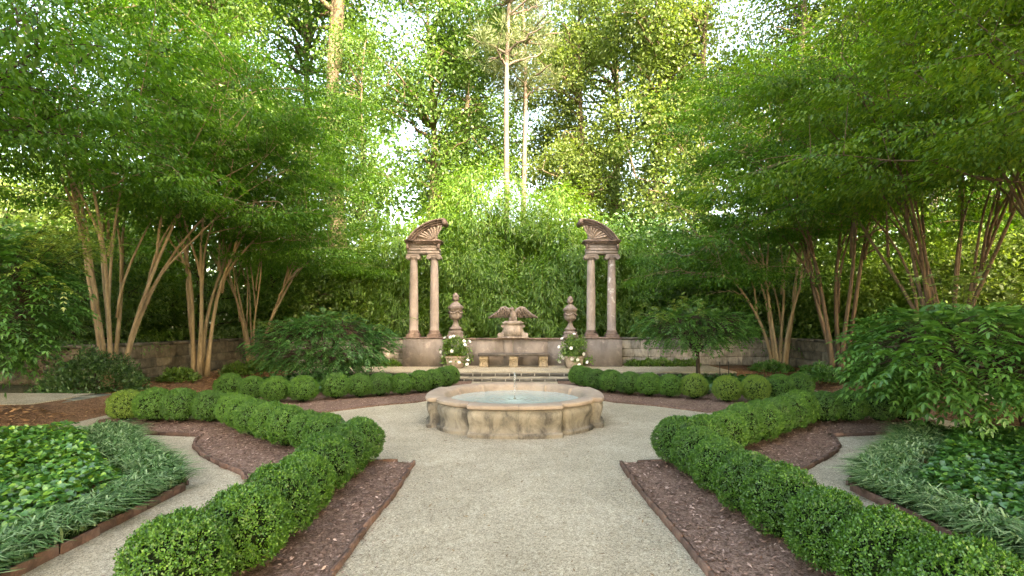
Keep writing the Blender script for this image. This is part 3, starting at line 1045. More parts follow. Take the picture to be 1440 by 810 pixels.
    for k in range(9):
        u = (k + 0.6) / 9
        kk = int(round((0.03 + 0.80 * u) * n_))
        ex, ez = arc(Ra - 0.235, kk)
        if ez < zc + 0.09:
            continue
        sx_, sz_ = fx + (ex - fx) * 0.10 , fz + (ez - fz) * 0.10
        P = np.array([(sx_ + (ex - sx_) * q + f * 0.05 * math.sin(q * PI) * (1 - u), -0.135 - 0.05 * q ** 0.7, sz_ + (ez - sz_) * q) for q in np.linspace(0, 1, 7)])
        MB().tube(P, np.linspace(0.012, 0.042, 7), 7).build('shell_flute', 'shell', arch, True)
    return t_


portico(-1, -3.376, 'pair of unstained pinkish columns carrying half a broken shell pediment')
portico(1, 3.256, 'pair of pinkish columns, one white-stained, carrying half a broken shell pediment')


# ---------------------------------------------------------------- urns on the wall
def urn(x, sc, label):
    t_ = thing('stone_urn', label, 'urn', (x, 19.4, TERR + 1.04), 0, 'carved urns on the screen wall', sc)
    MB().box(-0.30, 0.30, -0.30, 0.30, 0.002, 0.11, 0, 0.004).box(-0.26, 0.26, -0.26, 0.26, 0.111, 0.17).build('plinth', 'statue', t_)
    MB().lathe([(0.27, 0.171), (0.29, 0.21), (0.27, 0.26), (0.21, 0.28), (0.20, 0.31), (0.245, 0.34), (0.24, 0.38), (0.17, 0.42), (0.12, 0.50),
                (0.085, 0.60), (0.08, 0.64), (0.11, 0.66), (0.10, 0.68)], 24).build('foot', 'statue', t_, 40)

    def gad(a, r, z):
        return r * (1 + 0.045 * np.cos(10 * a) * (1 if 0.70 < z < 0.9 else 0))
    bowl = MB().lathe([(0.09, 0.681), (0.17, 0.72), (0.225, 0.78), (0.245, 0.85), (0.235, 0.91), (0.215, 0.95), (0.225, 1.02), (0.25, 1.08), (0.29, 1.12), (0.30, 1.15), (0.27, 1.165)],
                      40, shape=gad).build('bowl', 'statue', t_, 40)
    m = MB()                                                # garland swags and masks round the bowl
    for k in range(4):
        a0 = k * PI / 2 + 0.4
        P = [(0.25 * math.cos(a0 + u * PI / 2), 0.25 * math.sin(a0 + u * PI / 2), 1.03 - 0.10 * math.sin(u * PI)) for u in np.linspace(0, 1, 10)]
        m.tube(P, [0.018 + 0.022 * math.sin(u * PI) for u in np.linspace(0, 1, 10)], 6)
    m.build('swag', 'statue', bowl, True)
    MB().lathe([(0.285, 1.166), (0.29, 1.19), (0.24, 1.22), (0.19, 1.27), (0.15, 1.32), (0.09, 1.36), (0.075, 1.39), (0.09, 1.40)], 24).build('lid', 'statue', t_, 40)

    def lump(a, r, z):
        return r * (1 + 0.16 * np.sin(5 * a + z * 25) + 0.08 * np.sin(3 * a - z * 40))
    MB().lathe([(0.075, 1.401), (0.11, 1.44), (0.13, 1.49), (0.11, 1.54), (0.12, 1.58), (0.09, 1.64), (0.05, 1.69), (0.012, 1.72)], 22, shape=lump).build('finial', 'statue', t_, True)


urn(-2.22, 1.0, 'taller carved stone urn next to the unstained columns')
urn(2.12, 0.93, 'shorter carved stone urn next to the white-stained column')

# ---------------------------------------------------------------- eagle on its pedestal
ep = thing('eagle_pedestal', 'scroll-sided grey stone pedestal carrying the eagle above the bench', 'pedestal', (WX, 19.3, TERR + 1.041))
MB().box(-0.34, 0.34, -0.22, 0.22, 0.06, 0.52, 0.04).build('block', 'eped', ep)
MB().box(-0.58, 0.58, -0.235, 0.235, 0.002, 0.059).build('base_slab', 'eped', ep)
MB().box(-0.36, 0.36, -0.25, 0.25, 0.521, 0.555).box(-0.40, 0.40, -0.28, 0.28, 0.556, 0.60).box(-0.33, 0.33, -0.22, 0.22, 0.601, 0.645).build('cap', 'eped', ep)
for s in (-1, 1):
    m = MB()
    P = [(s * (0.345 + 0.20 * (1 - u) ** 2.2 + 0.01), 0.06 + 0.40 * u) for u in np.linspace(0, 1, 12)]
    inner = [(s * 0.33, 0.46), (s * 0.33, 0.06)]
    ol = P + inner
    m.prism(ol if s > 0 else ol[::-1], -0.16, 0.16)
    for (cx_, cz_, rr) in ((0.50, 0.13, 0.075), (0.385, 0.455, 0.06)):
        qa = np.arange(16) * 2 * PI / 16
        m.prism([(s * cx_ + rr * math.cos(q), cz_ + rr * math.sin(q)) for q in -qa], -0.20, 0.20)
        m.prism([(s * cx_ + rr * 0.45 * math.cos(q), cz_ + rr * 0.45 * math.sin(q)) for q in -qa], -0.225, 0.225)
    m.build('scroll', 'eped', ep, 50)

ez = TERR + 1.041 + 0.646
ea = thing('eagle_statue', 'spread-winged stone eagle above the bench', 'statue', (WX, 19.28, ez))


def eagle_body():
    m = MB()
    # torso leaning forward, neck and head turned to one side
    sec = [((0, 0.05, 0.0), 0.08), ((0, 0.03, 0.07), 0.115), ((0, 0.0, 0.16), 0.135), ((0, -0.03, 0.25), 0.125), ((-0.01, -0.05, 0.32), 0.085),
           ((-0.02, -0.06, 0.38), 0.068), ((-0.03, -0.075, 0.435), 0.078), ((-0.045, -0.085, 0.485), 0.066), ((-0.05, -0.09, 0.52), 0.03)]
    m.tube([c for c, r in sec], [r for c, r in sec], 14)
    m.tube([(-0.07, -0.12, 0.45), (-0.13, -0.15, 0.455), (-0.165, -0.165, 0.44), (-0.175, -0.17, 0.41)], [0.042, 0.034, 0.02, 0.004], 8)   # hooked beak
    for s in (-1, 1):
        m.tube([(s * 0.085, -0.02, 0.12), (s * 0.095, -0.05, 0.05), (s * 0.09, -0.06, 0.0)], [0.075, 0.06, 0.035], 8)
        for k in (-1, 0, 1):
            m.tube([(s * 0.09, -0.07, 0.02), (s * 0.09 + k * 0.035, -0.13, 0.022), (s * 0.09 + k * 0.045, -0.16, 0.0)], [0.02, 0.016, 0.004], 5)
    for k in range(5):
        x_ = (k - 2) * 0.055
        m.tube([(x_ * 0.5, 0.08, 0.10), (x_ * 1.2, 0.17, 0.04), (x_ * 1.6, 0.22, 0.0)], [0.03, 0.035, 0.012], 5)
    return m


eagle_body().build('body', 'statue', ea, True)
for s in (-1, 1):
    w = MB()
    # wing arm: rises from the shoulder, arches over and runs down to the wing tip
    arm = [(0.07, 0.0, 0.26), (0.17, 0.01, 0.42), (0.30, 0.02, 0.505), (0.42, 0.02, 0.485), (0.56, 0.02, 0.36), (0.74, 0.02, 0.23), (0.92, 0.02, 0.135)]
    A = np.array([(s * x_, y_, z_) for x_, y_, z_ in arm])
    w.tube(A, [0.075, 0.07, 0.06, 0.05, 0.04, 0.03, 0.012], 8)
    tt = np.linspace(0, 1, len(A))
    for row, (n_, r0, ln, th, yy) in enumerate(((12, 0.03, 1.0, 0.020, 0.025), (9, 0.03, 0.62, 0.022, -0.005), (7, 0.03, 0.33, 0.024, -0.03))):
        for k in range(n_):
            u = 0.06 + 0.90 * k / (n_ - 1)
            a = np.array([np.interp(u, tt, A[:, i]) for i in range(3)])
            low = np.array([s * (0.07 + 0.85 * u ** 0.92), yy, 0.115 + 0.012 * math.sin(k * 2.1)])
            if u > 0.8:
                low = low + np.array([s * 0.03, 0, 0.0])
            b_ = a + (low - a) * ln
            mid = (a + b_) / 2 + np.array([-s * 0.015, 0, 0])
            width = 0.055 if row == 0 else 0.06
            d_ = b_ - a
            side = np.array([d_[2], 0, -d_[0]])
            side = side / (np.linalg.norm(side) + 1e-6) * width
            a_, m_, t2 = a + [0, yy, 0], mid + [0, yy - 0.02, 0], b_ + [0, yy, 0]
            Vv = []
            for c_, wv in ((a_, 0.8), (m_, 1.0), (b_ + [0, yy, 0], 0.45)):
                Vv += [c_ - side * wv + [0, th * 0.5, 0], c_ + [0, -th, 0], c_ + side * wv + [0, th * 0.5, 0], c_ + [0, th, 0]]
            Qq = []
            for q in (0, 4):
                for i in range(4):
                    Qq.append((q + i, q + (i + 1) % 4, q + 4 + (i + 1) % 4, q + 4 + i))
            Qq += [(8, 9, 10, 11)]
            w.add(Vv, Qq)
    w.build('wing', 'statue', ea)

# ---------------------------------------------------------------- bench
bn = thing('stone_bench', 'long stone bench with dark slab on three carved legs', 'bench', (WX + 0.02, 18.72, TERR + 0.012))
MB().box(-1.29, 1.29, -0.27, 0.24, 0.405, 0.495, 0.004, 0.004).build('seat', 'benchtop', bn)
for xl in (-1.08, 0.0, 1.08):
    m = MB()
    yz = [(-0.20, 0.0), (-0.20, 0.06), (-0.16, 0.08), (-0.13, 0.16), (-0.15, 0.24), (-0.215, 0.30), (-0.225, 0.36), (-0.205, 0.403), (0.20, 0.403), (0.20, 0.0)]
    n_ = len(yz)
    Vv = [(xl - 0.165, a, b) for a, b in yz] + [(xl + 0.165, a, b) for a, b in yz]
    m.add(Vv, [(i, (i + 1) % n_, (i + 1) % n_ + n_, i + n_) for i in range(n_)],
          [(0, i + 1, i) for i in range(1, n_ - 1)] + [(n_, n_ + i, n_ + i + 1) for i in range(1, n_ - 1)])
    lg = m.build('leg', 'tan', bn)
    c = MB()
    for xr in (-0.12, 0.12):
        c.tube([(xl + xr, -0.205, 0.015), (xl + xr, -0.165, 0.10), (xl + xr, -0.145, 0.18), (xl + xr, -0.18, 0.27), (xl + xr, -0.225, 0.34), (xl + xr, -0.215, 0.395)], 0.028, 6)
    for zz, rr in ((0.10, 0.05), (0.19, 0.06), (0.28, 0.05)):
        qa = np.linspace(0, 2 * PI, 14)
        c.tube([(xl + rr * math.cos(q), -0.15 - 0.02 * abs(zz - 0.19) * 10, zz + rr * 0.8 * math.sin(q)) for q in qa], 0.014, 5)
    c.build('carving', 'tan', lg, True)


# ---------------------------------------------------------------- flower planters
def planter(x, label, seed):
    rg = np.random.default_rng(seed)
    t_ = thing('flower_planter', label, 'planter', (x, 18.35, TERR + 0.012), 0, 'white-flowered planters by the bench')
    pot = MB().box(-0.25, 0.25, -0.25, 0.25, 0.0, 0.36, -0.28, 0.004).box(-0.345, 0.345, -0.345, 0.345, 0.361, 0.42, -0.02).build('pot', 'pot', t_)
    MB().box(-0.30, 0.30, -0.30, 0.30, 0.421, 0.435).build('soil', 'soil', pot)
    C = []
    for k in range(46):
        u = unit(rg.normal(size=3))
        C.append(np.array([0, 0, 0.72]) + u * np.array([0.46, 0.40, 0.40]) * rg.uniform(0.4, 1) ** 0.5)
    C += [np.array([rg.uniform(-0.6, 0.6), rg.uniform(-0.4, -0.1), rg.uniform(0.22, 0.45)]) for k in range(8)]
    stems, lv = MB(), MB()
    for c_ in C:
        stems.tube(bez((0, 0, 0.43), c_, 0.15, 5), [0.012, 0.010, 0.008, 0.006, 0.004], 4, False)
        n_ = 34
        u = unit(rg.normal(size=(n_, 3)))
        pos = c_ + u * rg.uniform(0.02, 0.16, (n_, 1))
        add_leaves(lv, pos, u + rg.normal(0, 0.4, (n_, 3)) - [0, 0, 0.25], rg.normal(0, 0.5, (n_, 3)) + [0, -0.3, 0.9], rg.uniform(0.06, 0.12, n_), rg.uniform(0.035, 0.06, n_), rg.normal(0.5, 0.2, n_))
    stems.build('stems', 'fern', t_)
    lv.build('foliage', 'fern', t_)
    for k in range(15):
        for _ in range(40):
            u = unit(rg.normal(size=3))
            if u[1] < 0.1:
                break
        c_ = np.array([0, 0, 0.70]) + u * np.array([0.58, 0.52, 0.50])
        if k > 10:
            c_ = np.array([rg.uniform(-0.62, 0.62), -0.45, rg.uniform(0.12, 0.38)])
        m = MB()
        ax = unit(np.array([u[0], u[1] - 0.6, u[2] + 0.3]))
        e1 = unit(np.cross(ax, [0.2, 0.1, 1]))
        e2 = np.cross(ax, e1)
        for q in range(5):
            a = q * 2 * PI / 5 + rg.uniform(-.2, .2)
            d_ = e1 * math.cos(a) + e2 * math.sin(a) + ax * 0.25
            add_leaves(m, np.array([c_]), np.array([d_]), np.array([ax]), 0.072, 0.072, np.array([0.6]), 0.15, 0.1, 0.6)
        m.build('flower', 'petal', t_)


planter(-2.10, 'square stone planter of white flowers beside the taller urn', 21)
planter(2.12, 'square stone planter of white flowers beside the shorter urn', 22)

# ---------------------------------------------------------------- fountain
FX, FY = -0.02, 10.12
fo = thing('fountain', 'low lobed stone fountain basin with a small water jet on gravel', 'fountain', (FX, FY, 0.012), 0, None, (0.955, 0.955, 1.0))


def lobes(a):
    """Plan outline: four shallow-fronted cardinal lobes and four corner lobes, with narrow notches between."""
    b = np.abs((a + PI / 4) % (PI / 2) - PI / 4)          # angle from the nearest axis, 0..45 deg
    bd = np.degrees(b)
    front = (1.76 - (1.76 * np.tan(np.minimum(b, R(29)))) ** 2 / 7.0) / np.cos(np.minimum(b, R(29)))
    corner = 1.745 - 0.05 * ((45 - bd) / 18) ** 2
    k = 1 / (1 + np.exp(-(bd - 28) * 2.2))
    r = front * (1 - k) + corner * k
    return r - 0.055 * np.exp(-((bd - 29.5) / 1.9) ** 2)


def off(a, r, z):
    return lobes(a) + r


SEG = 240


def sector(prof, a0, a1, n, shape):
    """Part of a lathe between two angles, closed at both ends."""
    a = np.linspace(a0, a1, n)
    V = np.concatenate([np.stack([shape(a, r, z) * np.cos(a), shape(a, r, z) * np.sin(a), np.full(n, z)], -1) for r, z in prof])
    m_ = len(prof)
    i = np.arange(m_ - 1)[:, None] * n
    j = np.arange(n - 1)[None, :]
    q = np.stack([i + j, i + j + 1, i + n + j + 1, i + n + j], -1).reshape(-1, 4)
    return MB().add(V, q)


BODY = [(0.035, -0.01), (0.04, 0.055), (0.025, 0.075), (-0.015, 0.085), (-0.022, 0.105), (-0.028, 0.13), (-0.032, 0.165), (-0.026, 0.205), (-0.010, 0.25),
        (0.008, 0.30), (0.018, 0.345), (0.018, 0.385), (0.004, 0.42), (-0.02, 0.445), (-0.03, 0.455), (-0.03, 0.465)]
RIM = [(-0.035, 0.465), (0.012, 0.468), (0.035, 0.485), (0.04, 0.51), (0.03, 0.535), (0.0, 0.545), (-0.10, 0.55), (-0.16, 0.545)]
MB().lathe([(r - 0.016, z) for r, z in BODY] + [(r - 0.016, z - 0.006) for r, z in RIM], SEG, shape=off, cap=False).build('mortar_core', 'mortar', fo, 40)
cuts = []
for k in range(4):
    c_ = k * 90
    cuts += [(c_ - 29.5, c_ + 2.0), (c_ + 2.0, c_ + 29.5), (c_ + 29.5, c_ + 60.5)]
for c0_, c1_ in cuts:
    g_ = 0.12
    sector(BODY, R(c0_ + g_), R(c1_ - g_), 26, off).build('basin_block', 'fount', fo, 40)
for c0_, c1_ in cuts:
    g_ = 0.10
    sector(RIM, R(c0_ + g_), R(c1_ - g_), 26, off).build('rim_block', 'rim', fo, 40)


def rim_in(a, r, z):
    base = lobes(a)
    if r < -0.5:                                           # inner wall is almost circular
        return np.minimum(1.40, base - 0.30) + (r + 1.0) * 1.0
    return base + r


inn = MB().lathe([(-0.16, 0.545), (-1.0 + 0.06, 0.535), (-1.0 + 0.02, 0.50), (-1.0, 0.45), (-1.0 - 0.02, 0.38), (-1.0 - 0.05, 0.25), (-1.0 - 0.06, 0.18)], SEG, shape=rim_in, cap=False)
inn.build('inner_wall', 'rim', fo, 40)
MB().lathe([(1.40, 0.16), (0.6, 0.16), (0.01, 0.16)], 64, cap=False).build('basin_floor', 'fount', fo)
wt = MB()
prof = [(0.001, 0.41)]
for k in range(1, 60):
    r_ = 0.001 + 1.395 * k / 59
    prof.append((r_, 0.40 + 0.012 * math.exp(-r_ * 2.5) * math.cos(r_ * 42)))
wt.lathe(prof[::-1], 96, cap=False)
wt.build('water', 'water', fo, True)
MB().lathe([(0.05, 0.17), (0.05, 0.36), (0.035, 0.40), (0.022, 0.43), (0.012, 0.435)], 14).build('nozzle', 'patina', fo, 40)


def wob(a, r, z):
    return r * (1 + 0.25 * np.sin(3 * a + z * 60) + 0.15 * np.sin(2 * a - z * 95))


jet = MB().lathe([(0.007, 0.435), (0.009, 0.50), (0.008, 0.56), (0.012, 0.62), (0.010, 0.68), (0.016, 0.73), (0.02, 0.78), (0.03, 0.82), (0.028, 0.86), (0.014, 0.895), (0.003, 0.92)], 12, shape=wob)
rg = np.random.default_rng(5)
for k in range(60):
    a = rg.uniform(0, 6.28)
    h_ = rg.uniform(0.43, 0.93)
    r_ = rg.uniform(0.02, 0.09) * (1.3 - h_)
    s_ = rg.uniform(0.003, 0.009)
    c_ = (r_ * math.cos(a), r_ * math.sin(a))
    jet.lathe([(s_ * 0.5, h_ - s_), (s_, h_), (s_ * 0.4, h_ + s_ * 1.6)], 5, c_[0], c_[1])
jet.build('water_jet', 'jet', fo, True)


# ---------------------------------------------------------------- boxwood balls
def boxwood_meshes(seed):
    """Clipped ball: tufts of small leaves laid over the surface, most faces turned outwards."""
    rg = np.random.default_rng(seed)
    n, k = 2700, 6
    u = unit(rg.normal(size=(n, 3)))
    u[:, 2] = np.where(u[:, 2] < -0.75, -u[:, 2], u[:, 2])
    ph = rg.uniform(0, 6.28, 6)
    lump = 1 + 0.03 * np.sin(u[:, 0] * 5 + ph[0]) * np.sin(u[:, 1] * 5 + ph[1]) + 0.028 * np.sin(u[:, 2] * 6 + ph[2] + u[:, 0] * 3) \
        + 0.035 * np.sin(u[:, 0] * 12 + ph[3]) * np.sin(u[:, 2] * 13 + ph[4]) * np.sin(u[:, 1] * 11 + ph[5])
    depth = np.where(rg.uniform(0, 1, n) < 0.72, rg.uniform(0.96, 1.03, n), rg.uniform(0.84, 0.96, n))
    c0 = u * np.array([0.335, 0.335, 0.305]) * (lump * depth)[:, None] + [0, 0, 0.305]
    N = n * k
    uu = np.repeat(u, k, 0)
    c = np.repeat(c0, k, 0) + rg.normal(0, 0.010, (N, 3))
    d = rg.normal(0, 0.75, (N, 3)) + uu * 0.55 + [0, 0, 0.35]
    nr = uu * 1.0 + [0, 0, 0.15] + rg.normal(0, 0.42, (N, 3))
    tone = np.repeat(rg.normal(0, 0.11, n) + np.where(rg.uniform(0, 1, n) < 0.12, 0.22, 0), k)
    lv = MB()
    add_leaves(lv, c, d, nr, rg.uniform(0.016, 0.026, N), rg.uniform(0.010, 0.015, N), 0.45 + tone + rg.normal(0, 0.10, N), 0.15, 0.12, 0.5)
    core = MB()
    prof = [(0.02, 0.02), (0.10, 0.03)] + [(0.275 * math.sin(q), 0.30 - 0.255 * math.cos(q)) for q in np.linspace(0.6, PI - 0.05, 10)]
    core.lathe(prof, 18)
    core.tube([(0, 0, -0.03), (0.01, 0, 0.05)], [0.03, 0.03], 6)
    return lv, core


BOX = []
for i in range(4):
    lv, co = boxwood_meshes(40 + i)
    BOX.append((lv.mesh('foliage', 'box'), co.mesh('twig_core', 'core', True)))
BOX_N = [0]


def boxwood(x, y, label, group, sc=1.0, young=False, stretch=1.0):
    v = BOX[BOX_N[0] % 4]
    BOX_N[0] += 1
    t_ = thing('boxwood_ball', label, 'boxwood', (x, y, 0.045), random.uniform(0, 6.28), group, (sc * stretch, sc * stretch, sc))
    o = link('foliage', v[0], t_)
    o.material_slots[0].link = 'OBJECT'
    o.material_slots[0].material = M['boxy' if young else 'box']
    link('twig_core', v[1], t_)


ROWS = {
    'path': ([(2.14, 6.82), (2.20, 6.26), (2.24, 5.68), (2.27, 5.10), (2.30, 4.51), (2.36, 3.92), (2.45, 3.33), (2.50, 2.88)],
             'boxwood ball from the fountain end, central path row beside the'),
    'curve': ([(2.62, 7.12), (3.05, 7.48), (3.48, 7.84), (3.92, 8.20), (4.36, 8.58), (4.80, 8.98), (5.22, 9.42)],
              'boxwood ball from the fountain end, curved bed beside the'),
    'outer': ([(5.80, 9.72), (6.36, 9.78), (6.92, 9.80), (7.46, 9.82)],
              'boxwood ball counted outwards, outer straight row, side of the'),
    'far': ([(1.93, 15.25), (2.06, 14.72), (2.24, 14.2), (2.56, 13.72), (2.98, 13.34), (3.44, 13.08), (3.92, 12.86), (4.42, 12.62), (5.02, 12.15), (5.68, 12.1), (6.32, 12.3), (6.95, 12.5)],
            'boxwood ball from the terrace steps, far row, side of the'),
}
rr = random.Random(11)
for s in (-1, 1):
    for key, (pts, phrase) in ROWS.items():
        for i, (x, y) in enumerate(pts):
            if s < 0 and key == 'path' and i == 7:
                continue
            if s < 0 and key == 'path':
                x = x - 0.03 - 0.032 * i
            young = (s > 0 and key == 'far' and i in (7, 8, 9)) or (s < 0 and key == 'outer' and i == 3)
            sc = rr.uniform(0.93, 1.03)
            if key == 'path':
                sc *= 1.0 + 0.012 * i
            if key == 'far':
                sc *= 0.94 + 0.06 * (i > 6)
            boxwood(s * x + rr.uniform(-.03, .03), y + rr.uniform(-.03, .03),
                    f"{ORD[i]} {phrase} {SIDE[s]}", 'clipped boxwood balls edging the beds', sc, young, {'path': rr.uniform(0.90, 0.96), 'curve': rr.uniform(0.86, 0.93), 'outer': rr.uniform(0.95, 1.03), 'far': rr.uniform(0.93, 1.02)}[key])


# ---------------------------------------------------------------- liriope borders and ivy beds
def add_ovate(mb, c, d, nrm, L, W, rnd, fold=0.18, droop=0.12, shoulder=0.12, sw=0.9):
    d = unit(d)
    s = unit(np.cross(d, nrm))
    n = np.cross(s, d)
    L = np.broadcast_to(L, (len(c),))[:, None]
    W = np.broadcast_to(W, (len(c),))[:, None]
    l1 = c + d * L * shoulder - s * W * 0.5 * sw + n * W * fold
    l2 = c + d * L * 0.55 - s * W * 0.42 + n * W * fold * 0.7 - n * L * droop * 0.3
    tp = c + d * L - n * L * droop
    r2 = c + d * L * 0.55 + s * W * 0.42 + n * W * fold * 0.7 - n * L * droop * 0.3
    r1 = c + d * L * shoulder + s * W * 0.5 * sw + n * W * fold
    V = np.stack([c, l1, l2, tp, r2, r1], 1).reshape(-1, 3)
    b = np.arange(len(c))[:, None] * 6
    q = np.concatenate([b + np.array([[0, 3, 2, 1]]), b + np.array([[0, 5, 4, 3]])])
    mb.add(V, q, rnd=np.clip(np.concatenate([rnd, rnd]), 0, 1))


def seg_dist(P, a, b):
    a, b = np.array(a), np.array(b)
    t_ = np.clip(((P - a) @ (b - a)) / ((b - a) @ (b - a)), 0, 1)
    return np.linalg.norm(P - (a + t_[:, None] * (b - a)), axis=1)


for s, who in ((-1, 'unstained columns'), (1, 'white-stained column')):
    rg = np.random.default_rng(60 + s)
    edge = IVY[1:7]
    lines = [((3.86, 1.2), (3.86, 5.95))] + list(zip(edge[:-1], edge[1:]))
    # clumps of liriope in a band inside the inner edges
    X, Y = scatter(IVY, 9000, rg)
    P = np.stack([X, Y], -1)
    dist = np.min([seg_dist(P, a, b) for a, b in lines], 0)
    ok = (dist > 0.06) & (dist < 0.44) & (Y > 2.2)
    P = P[ok][:620]
    lv = MB()
    k = 26
    N = len(P) * k
    base = np.repeat(P, k, 0) + rg.normal(0, 0.035, (N, 2))
    a = rg.uniform(0, 2 * PI, N)
    lean = np.repeat(rg.normal(0, 0.3, (len(P), 2)), k, 0) + [-0.25, 0.05]
    dx = np.stack([np.cos(a), np.sin(a)], -1) * 0.8 + lean
    ln = rg.uniform(0.20, 0.36, N)
    hh = rg.uniform(0.6, 1.0, N)
    wd = rg.uniform(0.006, 0.012, N)
    sv = np.stack([-dx[:, 1], dx[:, 0]], -1)
    sv /= np.linalg.norm(sv, axis=1, keepdims=True) + 1e-6
    rows = []
    for t_, w_ in ((0, 0.7), (0.35, 1.0), (0.7, 0.85), (1.0, 0.12)):
        xy = base + dx * (ln * (0.25 * t_ + 0.55 * t_ * t_))[:, None]
        z = 0.05 + ln * hh * (1.75 * t_ - 1.15 * t_ * t_)
        for sg in (-1, 1):
            q = xy + sv * (wd * w_ * sg)[:, None]
            rows.append(np.stack([q[:, 0], q[:, 1], z], -1))
    V = np.stack(rows, 1)
    V[:, :, 0] *= s
    b = np.arange(N)[:, None] * 8
    q = np.concatenate([b + np.array([[0, 1, 3, 2]]), b + np.array([[2, 3, 5, 4]]), b + np.array([[4, 5, 7, 6]])])
    tn = np.clip(np.repeat(rg.normal(0.52, 0.12, len(P)), k) + rg.normal(0, 0.26, N), 0, 1)
    lv.add(V.reshape(-1, 3), q, rnd=np.concatenate([tn, tn, np.clip(tn + 0.1, 0, 1)]))
    tag(lv.build('liriope_border', 'lir'), f'silvery liriope grass edging the ivy bed on the side of the {who}', 'grass', kind='stuff')
    # ivy carpet inside it
    X, Y = scatter(IVY, 36000, rg)
    P = np.stack([X, Y], -1)
    dist = np.min([seg_dist(P, a, b) for a, b in lines], 0)
    ok = (dist > 0.50 + 0.1 * np.sin(Y * 3)) & (Y > 2.6) & (X < 8.2)
    X, Y, dist = X[ok], Y[ok], dist[ok]
    N = len(X)
    top = 0.20 + 0.05 * np.sin(X * 2.3 + 1) * np.sin(Y * 1.9) + 0.04 * np.sin(X * 6.1) * np.sin(Y * 5.3)
    top *= np.clip((dist - 0.42) / 0.25, 0.35, 1)
    Z = 0.05 + top * rg.uniform(0.35, 1.05, N)
    a = rg.uniform(0, 2 * PI, N)
    iv = MB()
    sz = rg.uniform(0.045, 0.088, N)
    d = np.stack([np.cos(a), np.sin(a), rg.normal(-0.15, 0.25, N)], -1)
    add_ovate(iv, np.stack([X * s, Y, Z], -1), d, np.array([0, 0, 1.0]) + rg.normal(0, 0.33, (N, 3)), sz, sz * 0.95,
              np.where(rg.uniform(0, 1, N) < 0.10, rg.uniform(0.7, 1, N), rg.normal(0.45, 0.15, N)), 0.1, 0.15, 0.1, 1.0)
    tag(iv.build('ivy_carpet', 'ivy'), f'glossy dark ivy carpet on the side of the {who}', 'ivy', kind='stuff')
    # dark ground cover behind the far hedge
    pts = [(2.7, 14.4), (3.6, 13.5), (5.0, 13.0), (7.6, 13.2), (7.6, 16.2), (2.5, 16.2)]
    X, Y = scatter(pts, 4200, rg)
    N = len(X)
    iv = MB()
    a = rg.uniform(0, 2 * PI, N)
    sz = rg.uniform(0.07, 0.13, N)
    add_ovate(iv, np.stack([X * s, Y, 0.05 + 0.26 * rg.uniform(0.2, 1, N)], -1), np.stack([np.cos(a), np.sin(a), rg.normal(-0.1, 0.25, N)], -1),
              np.array([0, 0, 1.0]) + rg.normal(0, 0.35, (N, 3)), sz, sz * 0.9, rg.normal(0.3, 0.13, N), 0.1, 0.15, 0.1, 1.0)
    tag(iv.build('ground_cover', 'ivy'), f'dark ground cover behind the far boxwood row on the side of the {who}', 'ground cover', kind='stuff')


